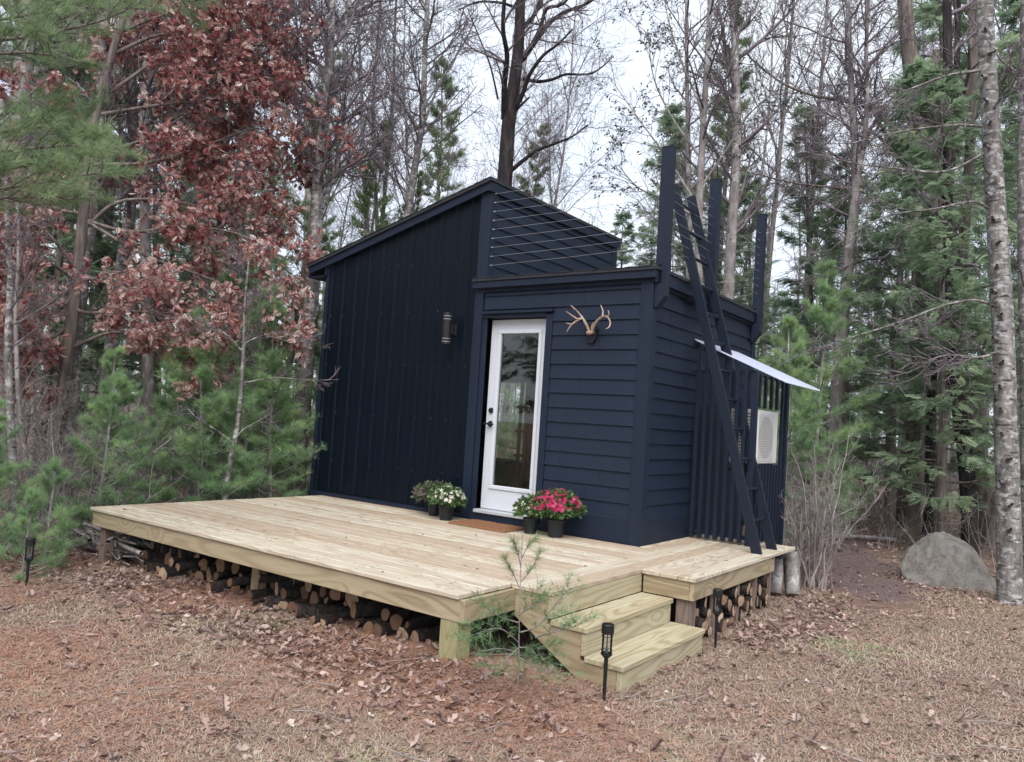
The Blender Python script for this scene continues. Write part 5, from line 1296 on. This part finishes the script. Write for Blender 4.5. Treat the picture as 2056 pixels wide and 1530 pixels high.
sap(0, 495, 10.4, .88, 'young pine behind the thin pale sapling')
sap(1, 415, 10.2, 1.1, 'bushy young pine above the left back edge of the deck')
sap(0, 250, 9.8, .62, 'bright green young pine standing alone beyond the far left of the deck')
sap(1, 215, 9.4, .75, 'small bright pine on the left flank of the lone bright young pine')
sap(1, 355, 10.6, .9, 'young pine in the gap between the bright pine and the bushy pine')
sap(1, 10, 8.4, .62, 'low pine cut by the left edge of the photo')
sap(3, 120, 8.3, .9, 'little pine seedling near the far left corner of the deck')
sap(3, 80, 7.8, .7, 'smallest pine seedling behind the left solar lamp')
sap(0, 470, 13, 1.2, 'darker young pine deeper behind the thin pale sapling')
sap(1, 530, 10.4, .8, 'low pine at the back edge of the deck left of the cabin')
sap(2, 1640, 12.5, .95, 'soft green young pine behind the bare shrub right of the cabin')
sap(0, 1580, 11.5, .95, 'young pine hidden partly by the awning')
sap(3, 1700, 13.5, 1.1, 'small green pine seedling left of the fallen pole')
def con(v, kind, u, d, s, label, group=None): tree_from(kind, v, label, spot(u, d), rng.uniform(0, 6), s, group=group)
for (v, kind, u, d, s, label) in (
    (ced_v[0], 'cedar_tree', 1790, 14.0, .62, 'full green cedar whose boughs hang over the path'), (ced_v[1], 'cedar_tree', 1890, 12.6, .66, 'cedar with light green boughs above the boulder'),
    (ced_v[1], 'cedar_tree', 1700, 15.5, .62, 'rounded cedar left of the path mouth'),
    (ced_v[1], 'cedar_tree', 2090, 13.5, .8, 'dark cedar cut by the right edge of the photo'), (ced_v[2], 'hemlock_tree', 1945, 19.5, .9, 'tall dark hemlock high at the upper right'),
    (ced_v[0], 'cedar_tree', 1620, 16.5, .62, 'cedar behind the young pine right of the cabin'),
    (ced_v[1], 'cedar_tree', 1240, 18.5, .58, 'pale green cedar behind the gap between cabin peak and tallest post'), (ced_v[0], 'cedar_tree', 1330, 17.5, .68, 'green cedar directly behind the tallest terrace post'),
    (ced_v[1], 'cedar_tree', 1500, 18, .66, 'cedar behind the third terrace post'), (pin_v[0], 'pine_tree', 1425, 20, .72, 'loose crowned pine behind the ladder top'),
    (pin_v[0], 'pine_tree', 855, 23, .78, 'dark narrow pine standing among bare trees above the roof slope'), (pin_v[1], 'pine_tree', 690, 15.5, .55, 'dense green pine rising over the lower end of the roof slope'),
    (pin_v[1], 'pine_tree', 770, 17.5, .52, 'green pine behind the three slim pale stems'), (pin_v[0], 'pine_tree', 1010, 22, .62, 'thin brownish pine behind the big dark tree'),
    (pin_v[1], 'pine_tree', 560, 16.5, .68, 'deep green pine under the right side of the russet leaves'), (ced_v[2], 'hemlock_tree', 440, 15.5, .58, 'dark hemlock filling the shade below the russet leaves'),
    (ced_v[2], 'hemlock_tree', 320, 16, .60, 'dark hemlock behind the reddish brown trunk'), (ced_v[0], 'cedar_tree', 90, 14, .55, 'dull cedar behind the oak trunk'),
    (pin_v[0], 'pine_tree', 120, 18, .80, 'tall pine behind the near pine boughs at upper left'), (pin_v[1], 'pine_tree', -20, 15, .72, 'pine cut by the left edge behind the slim pale trunks'),
    (ced_v[2], 'hemlock_tree', 210, 14.5, .50, 'dark hemlock behind the lone bright young pine'), (pin_v[1], 'pine_tree', 910, 20, .48, 'low grey green pine just left of the cabin peak'), (pin_v[1], 'pine_tree', 1130, 21, .48, 'low grey green pine just right of the cabin peak')):
    con(v, kind, u, d, s, label)
bushes([(1680, 12.0, 9, 1.5, .6, 'tangled grey bush left of the path mouth'), (1760, 15.5, 10, 1.7, .7, 'grey bramble thicket at the back of the path'), (1880, 17, 9, 1.6, .7, 'twiggy bush between the broad cedar and the black trunk'),
        (1600, 10.2, 8, 1.5, .5, 'twiggy bush just behind the pale shrub'), (60, 8.8, 9, 1.4, .6, 'grey twiggy bush behind the left solar lamp'), (170, 9.6, 10, 1.7, .7, 'tangled grey bush at the foot of the oak'),
        (320, 10.8, 9, 1.6, .7, 'bare bush right of the lone bright pine'), (130, 11, 9, 1.9, .6, 'dense twiggy thicket behind the oak trunk'), (-30, 9.5, 9, 1.8, .6, 'bare bush cut by the left edge'),
        (400, 12, 9, 1.8, .6, 'bare bush in the shade behind the bushy young pine'), (1990, 16, 8, 1.4, .6, 'low twiggy bush seen between the black trunk and the speckled birch'), (1820, 19, 9, 1.8, .7, 'pale thicket deep in the wood behind the broad cedar')])
# young pines seen through the cabin's rear window, and trees across the clearing mirrored in the door glass
for (x, y, v, s, lab) in ((-4.3, 7.6, 2, .9, 'young pine growing right behind the cabin, seen through the door glass and rear window'), (-5.3, 8.6, 0, 1.2, 'second young pine behind the cabin, seen through the door glass')):
    tree_from('pine_sapling', sap_v[v], lab, (x, y), 1.0, s)
for i, (x, y) in enumerate(((-9, -9), (-12.5, -6), (-7, -13), (-14, -12), (-10, -17), (-17, -8), (-4, -17), (-19, -16))):
    v = (ced_v[0], bare_v[0], ced_v[2], pin_v[1], bare_v[2], ced_v[1], pin_v[0], ced_v[2])[i]
    tree_from('mirrored_tree' if 0 else 'woodland_tree', v, 'tree across the clearing, mirrored in the door glass', (x, y), i*1.3, .9, group='trees across the clearing')
# ---- the wood behind
k = 0
def fill(n, u0, u1, d0, d1, vs, kind, label, group, s0, s1):
    for i in range(n):
        u = u0+(u1-u0)*(i+rng.uniform(.1, .9))/n; d = rng.uniform(d0, d1); v = vs[int(rng.integers(0, len(vs)))]
        tree_from(kind, v, label, spot(u, d), rng.uniform(0, 6), rng.uniform(s0, s1), group=group)
fill(9, 560, 1160, 18, 30, bare_v, 'bare_tree', 'slender bare grey tree in the wood behind the cabin', 'bare trees behind the cabin', .75, 1.05)
fill(10, -150, 560, 16, 28, bare_v, 'bare_tree', 'bare grey tree in the wood left of the cabin', 'bare trees left of the cabin', .85, 1.1)
fill(12, 1350, 2200, 18, 32, bare_v, 'bare_tree', 'bare grey tree in the wood right of the roof terrace posts', 'bare trees right of the cabin', .85, 1.15)
fill(4, -150, 640, 24, 32, [ced_v[2], pin_v[1], ced_v[1]], 'evergreen_tree', 'dim evergreen far back in the wood left of the cabin', 'far evergreens left of the cabin', .6, .8)
fill(5, 1350, 2200, 24, 34, [ced_v[2], pin_v[1], ced_v[1]], 'evergreen_tree', 'dim evergreen far back in the wood right of the cabin', 'far evergreens right of the cabin', .6, .85)
# far off wood that reads as one mass: low evergreens, thin stems and brush from 28 m outward
def far_wood():
    V, F, R_ = [], [], []; o = 0; ts = TubeSet(); fp, fd, fr, fs = [], [], [], []
    for i in range(260):
        a = -.75+2.3*(i+rng.uniform(0, 1))/260; a = math.radians(-62)+math.radians(118)*(i+rng.uniform(0, 1))/260
        # angle measured from the view direction
        base = math.atan2(FW[1], FW[0])-a; d = rng.uniform(30, 46); x, y = CAM[0]+d*math.cos(base), CAM[1]+d*math.sin(base); z = hgt(x, y)
        h = rng.uniform(7, 12); P, _ = wander((x, y, z-.2), (0, 0, 1), h, 5, .03); ts.add(P, np.linspace(rng.uniform(.05, .14), .02, 6), 5)
        for q in range(14):
            c, dd = along(P, rng.uniform(.3, .95)); B, _ = wander(c, rng.normal(size=3)*[1, 1, .3]+[0, 0, .7], rng.uniform(.8, 2.2), 3, .1); ts.add(B, [.02, .014, .010, .006], 3)
            for _ in range(3):
                B2, _ = wander(B[rng.integers(1, 4)], rng.normal(size=3)+[0, 0, .5], .8, 2, .1); ts.add(B2, [.010, .008, .005], 3)
        if rng.random() < .5:
            hh = rng.uniform(3.5, 8.0); rr = rng.uniform(1.0, 1.8)
            for q in range(230):
                t = rng.uniform(0, 1)**.8; aa = rng.uniform(0, 2*PI); r_ = rr*(1-t)*rng.uniform(.4, 1)
                fp.append((x+r_*math.cos(aa), y+r_*math.sin(aa), z+.2+t*hh)); fd.append((math.cos(aa), math.sin(aa), rng.uniform(-.3, .3))); fr.append(rng.normal(.5, .2)); fs.append(rng.uniform(.45, .8))
        for q in range(10):                                  # brush at the foot
            bx, by = x+rng.normal()*1.4, y+rng.normal()*1.4; B, _ = wander((bx, by, hgt(bx, by)), rng.normal(size=3)*.5+[0, 0, 1], rng.uniform(1, 2.6), 3, .15); ts.add(B, [.016, .012, .008, .005], 3)
    o = link('distant_wood', ts.mesh('distant_wood', M_bgrey)); set_props(o, 'far off bare wood of thin grey stems closing the view', 'wood', kind='stuff')
    o = link('distant_evergreens', foliage('distant_evergreens', SPRAYF, fp, fd, np.array(fs), M_farl, rnd=np.clip(fr, 0, 1), upz=True)); set_props(o, 'far off evergreen undergrowth between the thin grey stems', 'wood', kind='stuff')
far_wood()
# pine seedling by the steps, reaching above the deck edge
b = Hand('pine_sapling', 'small white pine seedling growing beside the steps and rising over the deck edge', [(1042, 1345), (1042, 1270), (1044, 1200), (1046, 1130), (1049, 1072)], 4.55, .005, .002, M_bgrey)
pine_limbs_ = [([(1043, 1180), (1030, 1150), (1012, 1118)], 4.55, 4.5), ([(1044, 1170), (1062, 1150), (1086, 1108)], 4.55, 4.6), ([(1046, 1140), (1040, 1110), (1030, 1085)], 4.55, 4.5), ([(1048, 1120), (1060, 1095), (1075, 1080)], 4.55, 4.6)]
def seedling_foliage(h, specs, size, sub, sl, tuf, mat_, rb=.003):
    fp, fd, fr = [], [], []
    for pts, d1, d2 in specs:
        Q = smooth_line(line3(pts, d1, d2)); h.crown.add(Q-h.o, np.linspace(rb, .0015, len(Q)), 5)
        for i in range(sub):
            t = .35+.65*(i+1)/sub; q, d = along(Q, min(t, .999))
            for j in range(tuf): fp.append(q-h.o); fd.append(unit(d*.8+rng.normal(size=3)*.55)); fr.append(rng.normal(.5, .15))
    link('foliage', foliage('needles', TUFT2, fp, fd, size*rng.uniform(.8, 1.2, len(fp)), mat_, rnd=np.clip(fr, 0, 1)), h.t)
TUFT2 = [tuft_template(9, .95, .026) for _ in range(5)]
low = [([(1042, 1290), (1010, 1262), (985, 1262), (950, 1275)], 4.55, 4.35), ([(1042, 1310), (1000, 1300), (965, 1310), (940, 1290)], 4.55, 4.5), ([(1042, 1270), (1075, 1262), (1095, 1240), (1130, 1195), (1148, 1180)], 4.55, 4.3),
       ([(1075, 1280), (1110, 1270), (1150, 1260), (1165, 1250)], 4.5, 4.2), ([(1042, 1320), (1060, 1330), (1090, 1345), (1125, 1360)], 4.5, 4.3), ([(1042, 1300), (1065, 1300), (1080, 1320)], 4.5, 4.4), ([(1042, 1235), (1060, 1222), (1085, 1200)], 4.55, 4.45),
       ([(1042, 1300), (1020, 1320), (1000, 1345)], 4.5, 4.35), ([(1040, 1250), (1000, 1238), (985, 1225)], 4.55, 4.4)]
seedling_foliage(b, pine_limbs_, .075, 9, 0, 3, m_leaf('pale_seedling_needle', [(0, (.12, .16, .08)), (.5, (.20, .26, .12)), (1, (.34, .38, .20))], .5, .1)); TUFTN = TUFT2; pine_limbs(b, low, m_leaf('green_seedling_needle', [(0, (.05, .11, .05)), (.5, (.12, .23, .10)), (1, (.26, .38, .18))], .5, .2), size=.070, sub=8, sl=.12, tufts=3); b.done()
# ================================================================== GROUND COVER
rng = np.random.default_rng(77)
def under(x, y):                       # under deck or cabin
    return ((x > -4.55) & (x < -.05) & (y > .45) & (y < 2.9)) | ((x > -4.9) & (x < .60) & (y > 1.9) & (y < 5.8)) | ((x > -.1) & (x < .84) & (y > .55) & (y < 2.0))
def polar(n, d0, d1, half=43, pw=0.0):
    base = math.atan2(FW[1], FW[0]); a = base+np.radians(rng.uniform(-half, half, n)); d = d0*(d1/d0)**rng.uniform(0, 1, n)
    x, y = CAM[0]+d*np.cos(a), CAM[1]+d*np.sin(a); m = ~under(x, y); return x[m], y[m], d[m]
def nz2(x, y, s, o): return np.array([mnoise.noise(Vector((a*s+o, b*s-o, o))) for a, b in zip(x, y)])
def zgr(x, y): return np.array([hgt(a, b) for a, b in zip(x, y)])
def dense_zone(x, y, d):               # 1 on the leaf covered forest floor, 0 on the lawn
    e = .25*np.sin(x*2.1)+.2*np.sin(y*1.7+1)
    right = (d+e-8.6)/1.4
    left = (np.hypot(x+4.5, y-1.5)*-1+2.2+e)/1.2
    deckfoot = 1-(np.abs(np.minimum(y+.25, 9))/.55)-(np.maximum(x-.2, 0)+np.maximum(-x-4.6, 0))
    sidefoot = 1-np.abs(x-1.15+.1*np.sin(y*3))/.5-np.maximum(2.6-y, 0)
    return np.clip(np.maximum.reduce([right, left, deckfoot*.8, sidefoot*.9]), 0, 1)
def on_path(x, y):
    c = np.array(PATHPTS)
    best = np.full(len(x), 9.0)
    for i in range(len(c)-1):
        a, b = c[i], c[i+1]; ab = b-a; t = np.clip(((x-a[0])*ab[0]+(y-a[1])*ab[1])/ab.dot(ab), 0, 1)
        best = np.minimum(best, np.hypot(x-a[0]-t*ab[0], y-a[1]-t*ab[1]))
    return best < .42
# dry grass
def grass():
    x, y, d = polar(520000, 2.4, 16); dz = dense_zone(x, y, d); pn = nz2(x, y, 1.1, 5)
    keep = (rng.uniform(0, 1, len(x)) < np.clip(1.0-dz*1.1, .03, 1)*np.clip(.95+pn*.6, .5, 1)) & ~on_path(x, y)
    x, y, d, pn = x[keep], y[keep], d[keep], pn[keep]; z = zgr(x, y); n = len(x)
    g = nz2(x, y, .9, 20)+.5*nz2(x, y, 3.2, 9)
    a = rng.uniform(0, 2*PI, n); up = np.abs(rng.normal(.18, .28, n)); L = rng.uniform(.025, .08, n)*(.8+.05*d); w = .0010+.00031*d
    D = np.stack([np.cos(a), np.sin(a), up], 1); D /= np.linalg.norm(D, axis=1, keepdims=True); Pp = np.stack([x, y, z-.003], 1)
    S = np.stack([-np.sin(a), np.cos(a), np.zeros(n)], 1)*w[:, None]
    M = Pp+D*(L*.55)[:, None]+np.array([0, 0, .004]); T = Pp+D*L[:, None]; T[:, 2] -= L*.18
    V = np.stack([Pp-S, Pp+S, M+S*.8, M-S*.8, T], 1).reshape(-1, 3); b = np.arange(n)[:, None]*5
    F4 = b+np.array([[0, 1, 2, 3]]); F3 = b+np.array([[3, 2, 4]])
    r = np.clip(rng.normal(.44, .12, n)+np.clip(g-.18, 0, 1)*.95, 0, 1)
    o = link('dry_grass', npmesh('dry_grass', V, [F4, F3], M_grass, r=np.repeat(r, 5))); set_props(o, 'thin dry lawn grass with faint green patches in the foreground', 'grass', kind='stuff')
grass()
def needles():
    x, y, d = polar(280000, 2.4, 11); pn = nz2(x, y, .9, 33)
    lf = np.clip((-x-.2)/2.2, 0, 1)*np.clip((1.2-y)/1, 0, 1); mound = np.exp(-(((x+.2)/.85)**2+((y+.1)/.45)**2))
    mound2 = np.exp(-(((x-.35)/.9)**2+((y+.1)/.35)**2))*.6
    keep = rng.uniform(0, 1, len(x)) < np.clip(lf*(.55+pn*1.6)+mound*1.3+mound2+.08+.3*np.clip(pn, 0, 1), 0, 1)
    x, y, d = x[keep], y[keep], d[keep]; z = zgr(x, y); n = len(x)
    a = rng.uniform(0, 2*PI, n)+.0; L = rng.uniform(.05, .12, n); w = .0006+.00022*d
    D = np.stack([np.cos(a), np.sin(a), rng.normal(.03, .10, n)], 1); Pp = np.stack([x, y, z+rng.uniform(.003, .022, n)], 1); S = np.stack([-np.sin(a), np.cos(a), np.zeros(n)], 1)*w[:, None]
    T = Pp+D*L[:, None]; V = np.stack([Pp-S, Pp+S, T+S*.5, T-S*.5], 1).reshape(-1, 3); F = np.arange(n)[:, None]*4+np.array([[0, 1, 2, 3]])
    o = link('fallen_needles', npmesh('fallen_needles', V, [F], M_needle, r=np.repeat(np.clip(rng.normal(.5, .22, n), 0, 1), 4))); set_props(o, 'rusty fallen pine needles strewn left of the steps and in front of the deck', 'pine needles', kind='stuff')
needles()
def litter():
    # broken, curled versions of the lobed leaf
    simple = np.array([(0, 0, 0), (.28, .26, .05), (.5, .12, .0), (.72, .28, .08), (1, 0, .12), (.72, -.26, .1), (.5, -.1, .0), (.28, -.28, .04)]); SF = np.array([(0, 1, 2, 7), (2, 3, 4, 5), (7, 2, 5, 6)])
    oval = np.array([(0, 0, 0), (.3, .22, .08), (.7, .2, .03), (1, 0, .10), (.7, -.2, .06), (.3, -.22, .02), (.5, 0, -.03)]); 
    OVF = np.array([(0, 1, 6, 5), (1, 2, 3, 6), (5, 6, 3, 4)])
    Vs, Fs, Rs = [], [], []; o = 0
    for (T, F, N, d0, d1, s0, s1, lawn) in ((simple, SF, 42000, 2.6, 30, .028, .070, .085), (oval, OVF, 44000, 2.6, 30, .022, .055, .10), (OV, None, 8000, 2.6, 9, .045, .09, .07)):
        x, y, d = polar(N, d0, d1); dz = dense_zone(x, y, d); pn = nz2(x, y, 1.6, 50)
        keep = rng.uniform(0, 1, len(x)) < np.clip((lawn+dz)*(.95+.8*pn), .04, 1)*np.where(on_path(x, y), .22, 1)
        x, y, d = x[keep], y[keep], d[keep]; z = zgr(x, y); n = len(x); a = rng.uniform(0, 2*PI, n); tl = .16+.0*d
        X = np.stack([np.cos(a), np.sin(a), rng.normal(0, .28, n)], 1); Z = np.stack([rng.normal(0, .38, n), rng.normal(0, .38, n), np.ones(n)*rng.choice([1, 1, -1], n)], 1)
        s = rng.uniform(s0, s1, n)*(1+.02*d); P = np.stack([x, y, z+rng.uniform(.006, .03, n)], 1)
        T2 = T.copy(); T2[:, 2] *= 2.6
        FF = OF if F is None else F
        V, F_ = place(T2, FF, P, X, Z, s)
        if F_.shape[1] == 3: F_ = F_
        Vs.append(V); Fs.append(F_+o); o += len(V); Rs.append(np.repeat(np.clip(rng.normal(.5, .22, n), 0, 1), len(T)))
    o_ = link('leaf_litter', npmesh('leaf_litter', np.concatenate(Vs), Fs, M_litter, r=np.concatenate(Rs))); set_props(o_, 'curled brown fallen leaves covering the ground and banked along the deck foot', 'fallen leaves', kind='stuff')
litter()
def deck_litter():
    simple = np.array([(0, 0, 0), (.28, .26, .05), (.5, .12, .0), (.72, .28, .08), (1, 0, .12), (.72, -.26, .1), (.5, -.1, .0), (.28, -.28, .04)]); SF = np.array([(0, 1, 2, 7), (2, 3, 4, 5), (7, 2, 5, 6)])
    n = 46; x = rng.uniform(-4.5, .7, n); y = np.where(x < 0, rng.uniform(.05, 2.75, n)**1.0, rng.uniform(1.9, 4.2, n)); m = ~((x > -.3) & (y < .6) & (x > -.02)) & ~((x > -2.2) & (x < -.5) & (y > 2.25)); x, y = x[m], y[m]; n = len(x); a = rng.uniform(0, 6.3, n)
    V, F = place(simple, SF, np.stack([x, y, np.full(n, H+.004)], 1), np.stack([np.cos(a), np.sin(a), rng.normal(0, .06, n)], 1), np.stack([rng.normal(0, .15, n), rng.normal(0, .15, n), np.ones(n)], 1), rng.uniform(.018, .05, n))
    k = 260; x = rng.uniform(-4.5, -.02, k); y = rng.uniform(.02, 2.8, k); a = rng.uniform(0, 6.3, k); L = rng.uniform(.03, .08, k)[:, None]; P = np.stack([x, y, np.full(k, H+.004)], 1); D = np.stack([np.cos(a), np.sin(a), np.zeros(k)], 1); S = np.stack([-np.sin(a), np.cos(a), np.zeros(k)], 1)*.0012
    V2 = np.stack([P-S, P+S, P+D*L+S, P+D*L-S], 1).reshape(-1, 3); F2 = np.arange(k)[:, None]*4+np.array([[0, 1, 2, 3]])+len(V)
    o = link('deck_litter', npmesh('deck_litter', np.concatenate([V, V2]), [F, F2], M_litter, r=np.concatenate([np.repeat(rng.uniform(0, .5, n), 8), np.repeat(rng.uniform(.1, .8, k), 4)]))); set_props(o, 'few small blown leaves and needles lying on the deck boards', 'fallen leaves', kind='stuff')
deck_litter()
def fallen_twigs():
    ts = TubeSet(); x, y, d = polar(520, 2.8, 14)
    for a, b in zip(x, y):
        an = rng.uniform(0, 2*PI); L = rng.uniform(.08, .45); B, _ = wander((a, b, hgt(a, b)+.015), (math.cos(an), math.sin(an), .02), L, 3, .12); ts.add(B, np.linspace(rng.uniform(.0018, .004), .001, 4), 4)
    o = link('fallen_twigs', ts.mesh('fallen_twigs', M_btwigl)); set_props(o, 'small fallen twigs scattered over lawn and leaves', 'twigs', kind='stuff')
fallen_twigs()
# grey dry weeds and brush standing at the wood's edge
def weeds():
    ts = TubeSet()
    for i in range(1500):
        u = rng.uniform(-80, 2130); 
        if 640 < u < 1540: continue
        d = rng.uniform(8.6, 19) if u > 1540 else rng.uniform(8.8, 17); x, y = spot(u, d)
        if u > 1540 and (d < 11.5 or on_path(np.array([x]), np.array([y]))[0]): continue
        if -4.8 < x < 1 and y < 6: continue
        L = rng.uniform(.25, 1.1); B, _ = wander((x, y, hgt(x, y)-.02), (rng.normal()*.35, rng.normal()*.35, 1), L, 4, .14); ts.add(B, np.linspace(.005, .0018, 5), 3)
        for _ in range(3):
            k = rng.integers(1, 4); B2, _ = wander(B[k], B[k]-B[k-1]+rng.normal(size=3)*.12, L*.45, 3, .2); ts.add(B2, [.003, .0024, .002, .0015], 3)
    o = link('dry_weeds', ts.mesh('dry_weeds', M_btwigl)); set_props(o, 'thin dry weeds and brush standing at the edge of the wood', 'weeds', kind='stuff')
weeds()
# ------------------------------------------------------------------ thin haze volume, added to lift the darks of the wood
def haze():
    mb = MB(); mb.box((-75, -30, -1.6), (60, 75, 26)); m = bpy.data.materials.new('haze'); m.use_nodes = True; n, l = m.node_tree.nodes, m.node_tree.links; n.clear()
    o = n.new("ShaderNodeOutputMaterial"); v = n.new("ShaderNodeVolumePrincipled"); v.inputs['Density'].default_value = HAZE; v.inputs['Color'].default_value = (.86, .90, .97, 1); l.new(v.outputs[0], o.inputs['Volume'])
    set_props(mb.build('haze', m), kind='stuff', label='faint pale haze added to lighten the dark wood', cat='haze')
HAZE = 0.0004
if HAZE > 0: haze()
